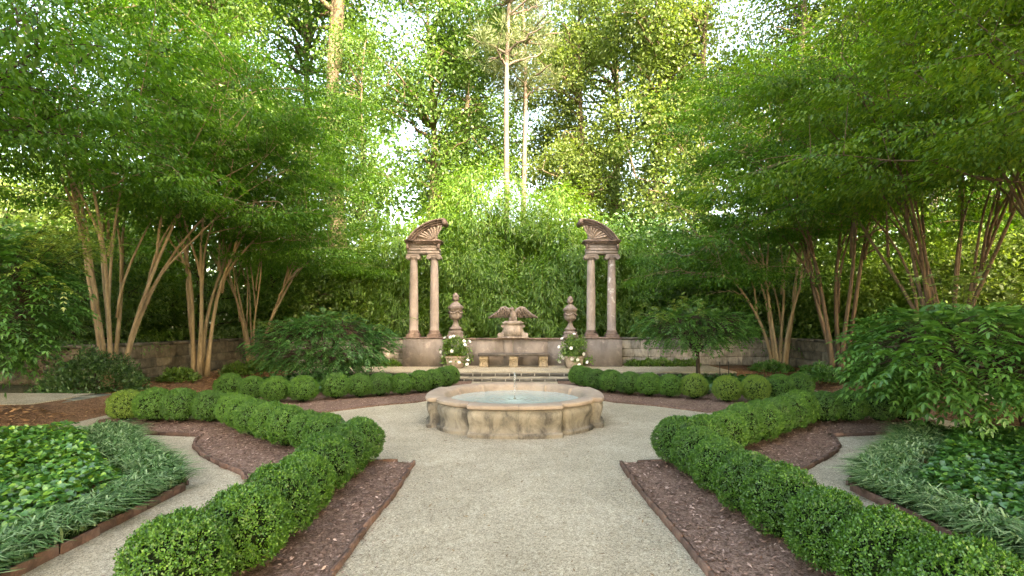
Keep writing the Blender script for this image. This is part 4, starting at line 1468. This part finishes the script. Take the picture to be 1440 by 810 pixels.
# ---------------------------------------------------------------- pinnate-leaved bushes (wisteria grown as standards)
def wisteria(name, label, loc, centre, radii, n_leaf, seed, mat, shoots=10, shoot_dir=(0, 0, 1), L=0.115, W=0.044, trunk_h=0.8, group=None, young=0.0, shoot_len=1.0, rach=0.36):
    rg = np.random.default_rng(seed)
    t_ = thing(name, label, 'bush', loc, 0, group)
    tk, lv, yl = MB(), MB(), MB()
    centre, radii = np.asarray(centre, float), np.asarray(radii, float)
    tb = np.array([0, 0, -0.05])
    tt = np.array([centre[0] * 0.25, centre[1] * 0.25, trunk_h])
    tk.tube(bez(tb, tt, 0.0, 6, 0.015, rg), np.linspace(0.075, 0.05, 6), 8)
    limbs = []
    for k in range(16):
        u = unit(rg.normal(size=3) + [0, 0, 0.15])
        g_ = centre + u * radii * rg.uniform(0.45, 0.85)
        P = bez(tt, g_, 0.12, 8, 0.03, rg)
        tk.tube(P, np.linspace(0.035, 0.008, 8), 5, False)
        limbs.append(P)
    LP = np.concatenate([p[2:] for p in limbs])

    def pinnate(mb, o, d, rl, k, tone, sz):
        d = unit(np.asarray(d, float))
        sd_ = unit(np.cross(d, [0.01, 0.02, 1]))
        upv = np.cross(sd_, d)
        P, D, Nn, LL = [], [], [], []
        for i in range(k):
            f = 0.22 + 0.78 * i / (k - 1)
            p = o + d * rl * f - np.array([0, 0, 1]) * rl * 0.45 * f * f
            for q in (-1, 1):
                P.append(p)
                D.append(sd_ * q * 0.85 + d * 0.55 - np.array([0, 0, 0.28]))
                Nn.append(upv + sd_ * q * 0.25 + rg.normal(0, 0.16, 3))
                LL.append(1.0 - 0.25 * abs(f - 0.6))
        P.append(o + d * rl * 1.02 - np.array([0, 0, 1]) * rl * 0.46)
        D.append(d - np.array([0, 0, 0.6]))
        Nn.append(upv)
        LL.append(1.0)
        LL = np.array(LL) * sz * rg.uniform(0.85, 1.15, len(LL))
        add_ovate(mb, np.array(P), np.array(D), np.array(Nn), LL * L, LL * W, np.full(len(P), tone) + rg.normal(0, 0.08, len(P)), 0.16, 0.12, 0.22, 0.85)

    for i in range(n_leaf):
        u = unit(rg.normal(size=3) + [0, 0, 0.1])
        lum = 1 + 0.13 * math.sin(u[0] * 5 + seed) * math.sin(u[2] * 5 + u[1] * 4)
        o = centre + u * radii * lum * rg.uniform(0.55, 1.0) ** 0.6
        d = u * [1, 1, 0.35] + rg.normal(0, 0.35, 3)
        d[2] += 0.1
        k = int(((LP - o) ** 2).sum(1).argmin())
        tk.tube(np.array([LP[k], (LP[k] + o) / 2 + [0, 0, 0.03], o]), [0.006, 0.004, 0.003], 3, False)
        pinnate(lv, o, d, rach * rg.uniform(0.75, 1.2), 5, rg.normal(0.48, 0.17), rg.uniform(0.85, 1.15))
    for i in range(shoots):
        u = unit(np.array(shoot_dir) + rg.normal(0, 0.55, 3))
        o = centre + u * radii * 0.85
        e = o + u * shoot_len * rg.uniform(0.4, 1.1) + np.array([0, 0, 0.1])
        P = bez(o, e, 0.22, 9)
        tk.tube(P, np.linspace(0.006, 0.002, 9), 3, False)
        for j in range(2, 9):
            for q in range(2):
                dd = unit(rg.normal(size=3) * [1, 1, 0.4] + u * 0.5)
                pinnate(yl, P[j], dd, rach * 0.6, 4, rg.normal(0.5, 0.2), 0.62)
    tk.build('trunk', 'darkbark', t_, True)
    lv.build('crown', mat, t_)
    if shoots:
        yl.build('young_shoots', 'wisty', t_)
    return t_


wisteria('wisteria_bush', 'broad dark bush of large pinnate leaves overhanging the path and ivy', (8.75, 8.75, 0.12), (-1.62, -0.5, 1.30), (1.5, 1.1, 0.72), 1000, 71, 'wist', 14, (0.5, 0.2, 0.9), trunk_h=0.8, L=0.13, W=0.05)
wisteria('wisteria_bush', 'tall dark bush of pinnate leaves with pale arching shoots', (-9.3, 8.6, 0.2), (0.30, 0.1, 2.12), (1.12, 0.95, 1.12), 1150, 72, 'wist', 26, (0.9, 0.1, 0.75), trunk_h=0.9, shoot_len=1.2)
wisteria('wisteria_standard', 'low wide blue-green bush with bent trunk by the terrace steps', (-5.55, 15.6, 0.04), (-0.25, -0.1, 1.24), (2.1, 1.2, 0.86), 1700, 73, 'wistb', 8, (0.6, 0, 0.8), 0.10, 0.036, 0.7, 'small trained bushes by the steps', rach=0.26)
wisteria('wisteria_standard', 'small open bush of bright leaves before the grey stone wall', (5.6, 15.6, 0.04), (-0.15, -0.1, 1.75), (1.75, 1.1, 0.55), 900, 74, 'wist', 14, (-0.6, -0.2, 0.8), 0.10, 0.038, 0.95, 'small trained bushes by the steps', rach=0.28, shoot_len=0.5)

for s in (-1, 1):
    for i, (dx, dy) in enumerate(((0.62, -0.1), (0.95, 0.05))):
        near = ('nearer', 'farther')[i]
        o = MB().tube([(0, 0, -0.1), (0, 0, 0.68)], 0.012, 6).build('iron_stake', 'iron', None, False, (s * (5.55 if s > 0 else 4.7) + dx * (1 if s > 0 else -0.6), 15.5 + dy, 0.05))
        tag(o, f'{near} thin iron stake beside the {"bright-leaved" if s > 0 else "blue-green"} bush by the terrace steps', 'stake', 'iron stakes by the trained bushes')


# ---------------------------------------------------------------- clipped dark shrub, ferns along the walls
def leafy_mound(name, label, cat, loc, radii, n, leaf, mat, seed, group=None, up=0.4):
    rg = np.random.default_rng(seed)
    t_ = thing(name, label, cat, loc, 0, group)
    u = unit(rg.normal(size=(n, 3)))
    u[:, 2] = np.abs(u[:, 2]) * 1.0 - 0.12
    lum = 1 + 0.16 * np.sin(u[:, 0] * 6 + seed) * np.sin(u[:, 1] * 5 + seed * 2) + 0.1 * np.sin(u[:, 2] * 9 + u[:, 0] * 7)
    p = u * np.asarray(radii) * (lum * rg.uniform(0.5, 1.03, n) ** 0.5)[:, None]
    p[:, 2] = np.maximum(p[:, 2], 0.02)
    m = MB()
    L = rg.uniform(0.7, 1.25, n) * leaf[0]
    add_leaves(m, p, u * 0.8 + rg.normal(0, 0.5, (n, 3)) + [0, 0, up], rg.normal(0, 0.5, (n, 3)) + [0, 0, 0.8] + u * 0.4, L, L * leaf[1] / leaf[0], rg.normal(0.45, 0.18, n), 0.15, 0.2)
    m.build('foliage', mat, t_)
    st_ = MB()
    for k in range(9):
        v = unit(rg.normal(size=3)) * np.asarray(radii) * 0.75
        v[2] = abs(v[2])
        st_.tube(bez((0, 0, -0.05), v, 0.15, 5), np.linspace(0.02, 0.006, 5), 4, False)
    st_.build('stems', 'darkbark', t_)
    return t_


leafy_mound('evergreen_shrub', 'dark green clipped shrub beside the slate steps', 'shrub', (-10.25, 12.45, TERR), (1.12, 0.75, 0.98), 9000, (0.075, 0.032), 'dark', 81)
FERN = 'low ferns along the garden walls'
for i, (x, y, r, h, lab) in enumerate((
        (-9.5, 14.5, 0.5, 0.36, 'low bright fern clump at the foot of the stained wall'),
        (-8.75, 16.1, 0.42, 0.40, 'pale hosta clump at the foot of the three tan stems'),
        (-8.6, 17.2, 0.55, 0.36, 'fern clump between two tan multi-stem trees'),
        (-8.1, 17.9, 0.45, 0.34, 'small fern clump nearest the corner of the stained wall'),
        (8.6, 17.2, 0.6, 0.36, 'dark fern clump between the red-brown trunks and the terrace'),
        (9.15, 15.4, 0.6, 0.42, 'dark fern clump at the foot of the thick red-brown trunk'),
        (8.75, 14.4, 0.5, 0.35, 'fern clump before the dark side wall'),
        (9.9, 14.2, 0.6, 0.45, 'taller fern clump against the dark side wall'))):
    leafy_mound('fern_clump', lab, 'fern', (x, y, TERR), (r, r * 0.8, h), 1100, (0.10, 0.04), 'fern' if x < 0 else 'wist', 90 + i, FERN)
for s in (-1, 1):
    for i in range(5):
        leafy_mound('fern_clump', f'{ORD[i]} low fern from the pedestal, strip beside the {SIDE[s]}', 'fern',
                    (s * (4.5 + i * 0.52) - 0.06, 18.98, TERR), (0.34, 0.24, 0.24 + 0.03 * (i % 3)), 520, (0.10, 0.035), 'fern', 120 + i + 10 * (s > 0), FERN)


# ---------------------------------------------------------------- multi-stem maples round the garden
def maple_maker(seed, n_st, lean, top_z, env, base_r, bare=0.42, n_cl=560, lp=135, wide=(1.6, 3.6)):
    rg = np.random.default_rng(seed)
    stems = []
    for k in range(n_st):
        a = k * 2 * PI / n_st + rg.uniform(-.35, .35)
        r_ = rg.uniform(*wide)
        b0 = np.array([0.22 * math.cos(a), 0.22 * math.sin(a), -0.1]) * [rg.uniform(.5, 1.2), rg.uniform(.5, 1.2), 1]
        tp = np.array([r_ * math.cos(a) + lean[0], r_ * math.sin(a) + lean[1], top_z * rg.uniform(0.82, 1.05)])
        stems.append((b0, tp))
        for j in range(2):                              # each stem forks again on its way up
            t0 = rg.uniform(0.24, 0.6)
            q = b0 + (tp - b0) * np.array([t0 ** 1.6, t0 ** 1.6, t0])
            a2 = a + rg.uniform(-0.9, 0.9)
            r2 = rg.uniform(wide[0], wide[1] + 0.6)
            stems.append((q, np.array([r2 * math.cos(a2) + lean[0], r2 * math.sin(a2) + lean[1], top_z * rg.uniform(0.75, 1.05)])))
    return lambda: tree_mesh(seed, stems, env, 70, n_cl, (0.092, 0.036), lp, 0.62, base_r, 'maple', bare, 0.45, 0.009, 0.42, 0.10, 0.7, 7, 80, 0.72)


MK = {
    'maple_a': maple_maker(201, 7, (0.5, 0), 7.8, [((0.4, 0, 7.7), (4.4, 4.0, 2.7), 1.0), ((1.0, 0, 5.3), (4.2, 3.8, 0.9), 0.22)], 0.062),
    'maple_b': maple_maker(202, 5, (0.3, 0), 7.4, [((0.3, 0, 7.3), (4.1, 4.0, 2.9), 1.0), ((1.0, 0, 4.9), (3.9, 3.6, 0.9), 0.24)], 0.072, wide=(1.0, 2.8)),
    'maple_c': maple_maker(203, 8, (0.6, 0), 6.8, [((0.6, 0, 6.8), (4.2, 4.0, 2.6), 1.0), ((1.4, 0, 4.4), (3.4, 3.2, 1.0), 0.28)], 0.048),
    'maple_d': maple_maker(204, 6, (0.5, 0), 7.2, [((0.5, 0, 7.0), (4.4, 4.2, 3.0), 1.0), ((1.9, 0, 4.2), (3.2, 3.4, 1.4), 0.36)], 0.065),
}
MP = 'multi-stem trees leaning over the garden'
for key, mat, bark, x, y, rz, sc, lab in (
        ('maple_a', 'maple', 'myrtle', -10.2, 13.0, 0.0, 1.0, 'multi-stem tree with tan trunks rising behind the dark clipped shrub'),
        ('maple_b', 'maple', 'myrtle', -9.65, 15.6, 0.3, 1.0, 'tree with few straight tan stems before the stained side wall'),
        ('maple_c', 'maple', 'myrtle', -9.25, 18.3, -0.2, 0.95, 'slender fan of pale tan stems at the corner of the stained wall'),
        ('maple_c', 'maple', 'darkbark', -11.6, 8.0, 0.1, 1.25, 'dark-stemmed tree spreading above the tall bush with pale shoots'),
        ('maple_d', 'maple', 'myrtle', 9.35, 18.1, PI - 0.1, 1.0, 'multi-stem tree with brown trunks nearest the white-stained column'),
        ('maple_b', 'maple', 'redbark', 10.15, 16.0, PI + 0.35, 1.08, 'tree with thick red-brown trunk before the dark side wall'),
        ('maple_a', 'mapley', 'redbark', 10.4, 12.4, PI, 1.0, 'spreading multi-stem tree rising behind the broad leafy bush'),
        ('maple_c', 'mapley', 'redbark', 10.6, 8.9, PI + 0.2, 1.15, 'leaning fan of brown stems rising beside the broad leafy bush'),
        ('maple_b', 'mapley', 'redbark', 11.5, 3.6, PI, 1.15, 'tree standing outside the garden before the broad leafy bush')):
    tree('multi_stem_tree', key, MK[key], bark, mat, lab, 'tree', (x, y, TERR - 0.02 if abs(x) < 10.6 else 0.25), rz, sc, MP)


# ---------------------------------------------------------------- bamboo behind the screen
def bamboo_maker(seed, h, rad, n_cl=210, lp=95):
    rg = np.random.default_rng(seed)
    stems = []
    for k in range(9):
        a = rg.uniform(0, 6.28)
        r0, r1 = rg.uniform(0.1, 0.5), rg.uniform(0.3, 1.0) * rad
        stems.append(((r0 * math.cos(a), r0 * math.sin(a), -0.1), (r1 * math.cos(a), r1 * math.sin(a), h * rg.uniform(0.75, 0.98))))
    env = [((0, 0, h * 0.62), (rad, rad, h * 0.40), 1.0), ((0, 0, h * 0.30), (rad * 0.95, rad * 0.95, h * 0.28), 0.75)]
    return lambda: tree_mesh(seed, stems, env, 26, n_cl, (0.19, 0.034), lp, 0.55, 0.028, 'bamboo', 0.25, 0.3, 0.006, 0.40, 0.1, 0, 5)


MK['bamboo_a'] = bamboo_maker(301, 6.0, 1.35)
MK['bamboo_b'] = bamboo_maker(302, 5.0, 1.45)
MK['bamboo_c'] = bamboo_maker(303, 7.0, 1.5, 250, 95)
BM = 'bamboo clumps behind the stone screen'
for i, (key, x, y, sc, mat, lab) in enumerate((
        ('bamboo_b', -6.4, 22.0, 1.05, 'bamboo', 'bamboo clump farthest out beyond the unstained columns'),
        ('bamboo_a', -4.9, 21.6, 0.98, 'bamboo', 'bamboo clump just outside the unstained columns'),
        ('bamboo_c', -3.3, 22.6, 1.0, 'bamboo', 'tall bamboo clump rising behind the unstained columns'),
        ('bamboo_c', -1.7, 23.0, 1.24, 'bamboo', 'tallest pale bamboo clump between the taller urn and the eagle'),
        ('bamboo_a', -2.2, 21.2, 0.86, 'bamboo', 'short bamboo clump directly behind the taller urn'),
        ('bamboo_b', -0.7, 21.0, 0.88, 'bamboo', 'rounded short bamboo mound just behind the eagle'),
        ('bamboo_c', 0.2, 23.4, 1.12, 'bamboo', 'bamboo clump standing centrally behind the eagle'),
        ('bamboo_b', 1.2, 21.1, 0.84, 'bamboo', 'short bamboo mound between the eagle and the shorter urn'),
        ('bamboo_c', 1.9, 23.0, 1.12, 'bamboo', 'tall bamboo clump above the shorter urn'),
        ('bamboo_a', 2.7, 21.5, 0.95, 'bamboo', 'bamboo clump just inside the white-stained column'),
        ('bamboo_a', 4.2, 22.0, 1.0, 'bamboo', 'bamboo clump just outside the white-stained column'),
        ('bamboo_b', 5.6, 22.2, 1.0, 'bamboo', 'bamboo clump farthest out beyond the white-stained column'))):
    tree('bamboo_clump', key, MK[key], 'culm', mat, lab, 'bamboo', (x, y, 0.3), i * 1.3, sc, BM)


# ---------------------------------------------------------------- woodland behind and beside the garden
def tall_maker(seed, h, rad, n_cl=290, lp=105, leaf=(0.165, 0.105), base_r=0.30, low=0.30, fork=False, bare=0.3):
    rg = np.random.default_rng(seed)
    stems = [((0, 0, -0.3), (rg.uniform(-.8, .8), rg.uniform(-.8, .8), h * 0.95))]
    if fork:
        stems = [((0, 0, -0.3), (-0.7, 0.3, h * 0.95)), ((-0.3, 0.12, h * 0.5), (1.6, -0.2, h * 0.95))]
    env = []
    for k in range(7):
        f = low + (1 - low) * (k + 0.5) / 7
        w_ = math.sin(PI * (0.15 + 0.8 * (k + 0.5) / 7))
        a = rg.uniform(0, 6.28)
        o = rad * 0.38
        env.append(((o * math.cos(a), o * math.sin(a), h * f), (rad * w_ * 0.85, rad * w_ * 0.85, h * 0.10), w_ + 0.15))
    return lambda: tree_mesh(seed, stems, env, 60, n_cl, leaf, lp, 1.05, base_r, 'broad', bare, 0.25, 0.02, 0.5, 0.12, 0, 9)


MK['tall_a'] = tall_maker(401, 20, 4.6)
MK['tall_b'] = tall_maker(402, 22, 4.2)
MK['tall_c'] = tall_maker(403, 18, 4.8)
MK['shade_blocker'] = tall_maker(406, 21, 5.2, 430, 85, (0.32, 0.22), 0.30, 0.22)  # thick crowns for the unseen trees added to keep sun off the garden
MK['oak'] = tall_maker(404, 27, 5.2, 300, 90, (0.18, 0.12), 0.50, 0.62, True, 0.5)
MK['slim'] = tall_maker(405, 24, 3.0, 210, 100, (0.165, 0.105), 0.22, 0.42, False, 0.4)
MK['under_a'] = lambda: tree_mesh(411, [((0.1 * k, 0.1, -0.2), (math.cos(k * 1.6) * 1.2, math.sin(k * 1.6) * 1.2, 3.2)) for k in range(4)],
                                  [((0, 0, 2.6), (2.3, 2.3, 1.9), 1), ((0, 0, 1.2), (2.2, 2.2, 1.1), 0.7)], 34, 260, (0.15, 0.085), 75, 0.62, 0.06, 'broad', 0.2, 0.3, 0.01, 0.5)
MK['under_b'] = lambda: tree_mesh(412, [((0, 0, -0.2), (0.3, 0.2, 5.2))], [((0, 0, 1.2), (2.4, 2.4, 0.9), 1), ((0, 0, 2.6), (1.9, 1.9, 0.9), 0.9), ((0, 0, 4.2), (1.2, 1.2, 1.2), 0.6)],
                                  40, 230, (0.13, 0.04), 85, 0.80, 0.10, 'maple', 0.1, 0.2, 0.01, 0.5, 0.05, 0.5)
MK['pine'] = lambda: tree_mesh(421, [((0, 0, -0.3), (0.6, 0, 30))], [((0.2, 0, 17.5), (2.6, 2.6, 1.0), 0.8), ((0.4, 0, 20.5), (3.2, 3.2, 1.2), 1), ((0.5, 0, 24), (3.0, 3.0, 1.6), 1), ((0.5, 0, 28), (2.4, 2.4, 1.8), 0.8)],
                               36, 120, (0.34, 0.03), 130, 0.75, 0.23, 'pine', 0.55, 0.15, 0.025, 0.5, 0.06, 0, 10)

WG = 'woodland trees beyond the garden walls'
for i, (key, x, y, sc, rz, mat, bark, lab) in enumerate((
        ('oak', -8.1, 24, 1.0, 0.0, 'broad', 'oakbark', 'huge forked oak trunk rising above the tan-stemmed trees'),
        ('pine', -0.45, 27, 0.92, 0.0, 'pine', 'pinebark', 'tall straight pine with bare trunk above the bamboo'),
        ('pine', 0.6, 30, 0.9, 2.0, 'pine', 'pinebark', 'slightly thinner pine standing close behind the tall straight pine'),
        ('slim', -7.0, 22.8, 0.62, 0.7, 'broad', 'oakbark', 'slim leafy tree hiding the lower trunk of the forked oak'),
        ('tall_a', -5.2, 31, 1.15, 0.5, 'broad', 'oakbark', 'leafy tree between the forked oak and the pines'),
        ('tall_b', -2.9, 37, 1.2, 1.5, 'broad', 'oakbark', 'tall tree close beside the pines toward the forked oak'),
        ('tall_b', 4.4, 34, 1.1, 2.6, 'pale', 'oakbark', 'leafy tree close beside the pines toward the white-stained column'),
        ('slim', 8.0, 30, 1.15, 0.9, 'pale', 'oakbark', 'slim pale-leaved tree above the white-stained column'),
        ('tall_a', 11.0, 29, 1.2, 3.2, 'pale', 'oakbark', 'sunlit yellow-green tree behind the brown multi-stem tree'),
        ('tall_c', 7.0, 38, 1.5, 4.0, 'pale', 'oakbark', 'distant pale sunlit tree behind the slim pale tree'),
        ('tall_c', -13.5, 32, 1.45, 5.0, 'broad', 'oakbark', 'broad tree behind the forked oak on its outer side'),
        ('tall_a', -16.0, 23, 1.1, 1.0, 'broad', 'oakbark', 'tall tree standing outside the stained side wall'),
        ('slim', -12.8, 21, 0.9, 2.0, 'broad', 'oakbark', 'slim tree just outside the corner of the stained wall'),
        ('pine', 18.0, 22, 0.9, 0.5, 'pine', 'pinebark', 'pink-barked pine seen between the stems beyond the dark wall'),
        ('pine', 17.5, 25, 0.8, 1.5, 'pine', 'pinebark', 'thinner pink-barked pine beyond the dark wall'),
        ('tall_b', 14.5, 25, 1.05, 0.3, 'pale', 'oakbark', 'sunlit tree beyond the corner of the dark wall'),
        ('tall_c', 21, 27, 1.3, 0.8, 'pale', 'oakbark', 'broad sunlit tree behind the pink-barked pines'),
        ('tall_a', 19, 15, 1.0, 2.8, 'pale', 'oakbark', 'tall tree outside the wall behind the broad leafy bush'),
        ('shade_blocker', 18.0, -10, 1.25, 1.3, 'broad', 'oakbark', 'broad unseen tree added to shade the garden, facing the dark side wall'),  # from here on: trees behind the camera, added to block the sun
        ('shade_blocker', 12.6, -7.5, 1.35, 2.3, 'broad', 'oakbark', 'tall unseen tree added to shade the garden, facing the red-brown trunks'),
        ('shade_blocker', 8, -12, 1.4, 3.3, 'broad', 'oakbark', 'tall unseen tree added to shade the garden, facing the white-stained column'),
        ('shade_blocker', 4.6, -6.5, 1.15, 4.1, 'broad', 'oakbark', 'tall unseen tree added to shade the garden, facing the fountain'),
        ('shade_blocker', 0.0, -12, 1.3, 5.0, 'broad', 'oakbark', 'tall unseen tree added to shade the garden, near end of central path'))):
    tree('pine_tree' if key == 'pine' else 'woodland_tree', key, MK[key], bark, mat, lab, 'tree', (x, y, ground_z(x, y) - 0.05), rz, sc, WG)

UG = 'understory trees and bushes beyond the walls'
for i, (x, y, key, mat, sc, lab) in enumerate((
        (-12.8, 14.8, 'under_b', 'hemlock', 0.85, 'grey-green hemlock just beyond the stained wall behind the first tan trunks'),
        (-13.4, 17.4, 'under_b', 'fern', 1.0, 'bright layered tree beyond the middle of the stained wall'),
        (-12.2, 20.0, 'under_b', 'hemlock', 1.05, 'layered hemlock beyond the far corner of the stained wall'),
        (-10.0, 21.6, 'under_b', 'broad', 1.0, 'bright layered understory tree behind the slender fan of stems'),
        (-8.0, 21.6, 'under_a', 'fern', 0.95, 'green thicket bush between the fan of stems and the bamboo'),
        (-15.8, 20.2, 'under_a', 'broad', 1.3, 'leafy bush deep behind the middle of the stained wall'),
        (-16.8, 15.8, 'under_a', 'broad', 1.1, 'leafy bush behind the wall end and dark clipped shrub'),
        (-11.4, 25, 'under_a', 'broad', 1.5, 'large leafy bush at the foot of the forked oak, outer side'),
        (-6.6, 26, 'under_b', 'broad', 1.4, 'layered tree at the foot of the forked oak beside the bamboo'),
        (-19.5, 20, 'under_a', 'pale', 1.6, 'pale bush deepest in the wood beyond the stained wall'),
        (-13.6, 9.6, 'under_a', 'broad', 0.9, 'leafy bush outside the garden behind the bush with pale shoots'),
        (7.3, 21.7, 'under_a', 'dark', 1.05, 'dark evergreen bush next to the bamboo beyond the white-stained column'),
        (9.0, 22.0, 'under_a', 'dark', 1.2, 'dark evergreen bush behind the brown multi-stem tree'),
        (10.7, 21.3, 'under_b', 'hemlock', 1.0, 'layered hemlock beyond the corner of the dark wall'),
        (12.5, 19.2, 'under_a', 'fern', 0.9, 'bright green bush just beyond the dark wall near its corner'),
        (13.0, 16.3, 'under_a', 'fern', 0.9, 'bright green bush just beyond the middle of the dark wall'),
        (13.8, 14.6, 'under_a', 'pale', 0.9, 'pale bush beyond the end of the dark wall'),
        (15.6, 17.6, 'under_a', 'fern', 1.2, 'larger bright bush at the foot of the pink-barked pines'),
        (16.6, 13.8, 'under_a', 'pale', 1.1, 'pale sunlit bush beyond the wall behind the broad leafy bush'),
        (13.6, 22.6, 'under_a', 'fern', 1.4, 'large bright bush behind the corner of the dark wall'),
        (18.2, 19.2, 'under_a', 'pale', 1.5, 'large pale bush beneath the pink-barked pines'),
        (20.5, 13, 'under_a', 'pale', 1.5, 'large pale bush deepest beyond the broad leafy bush'),
        (10.5, 26, 'under_a', 'broad', 1.5, 'large leafy bush at the foot of the sunlit yellow-green tree'),
        (6.5, 25.5, 'under_a', 'dark', 1.5, 'large dark bush behind the outermost bamboo clump'),
        (14.4, 10.4, 'under_a', 'pale', 0.85, 'pale bush outside the garden beside the broad leafy bush'))):
    tree('understory_tree', key, MK[key], 'darkbark', mat, lab, 'tree', (x, y, ground_z(x, y) - 0.05), i * 1.1, sc, 'understory trees and bushes beyond the walls')

# far wood: one mass nobody could count
rg = np.random.default_rng(500)
N = 42000
X = rg.uniform(-75, 75, N)
Y = 44 + np.abs(rg.normal(0, 7, N)) + 0.002 * X ** 2
dip = 1 - 0.55 * np.exp(-((X - 0.5) / 8.0) ** 2)
H = (21 + 4 * np.sin(X * 0.35) + 3 * np.sin(X * 0.9 + 1)) * dip
Z = H * rg.uniform(0, 1, N) ** 0.8
m = MB()
u = unit(rg.normal(size=(N, 3)))
add_leaves(m, np.stack([X, Y, Z], -1), u, rg.normal(0, 0.5, (N, 3)) + [0, -0.3, 0.7], rg.uniform(0.4, 0.8, N), rg.uniform(0.3, 0.55, N), rg.normal(0.5, 0.2, N))
for sgn in (-1, 1):
    n2 = 14000
    yy = rg.uniform(-20, 48, n2)
    xx = sgn * (27 + np.abs(rg.normal(0, 5, n2)))
    zz = (10 + 4 * np.sin(yy * 0.4)) * rg.uniform(0, 1, n2) ** 0.8
    add_leaves(m, np.stack([xx, yy, zz], -1), unit(rg.normal(size=(n2, 3))), rg.normal(0, 0.5, (n2, 3)) + [-sgn * 0.3, 0, 0.7], rg.uniform(0.35, 0.7, n2), rg.uniform(0.25, 0.5, n2), rg.normal(0.5, 0.2, n2))
tag(m.build('far_wood', 'broad'), 'distant leafy wood closing the view behind the garden trees', 'wood', kind='stuff')
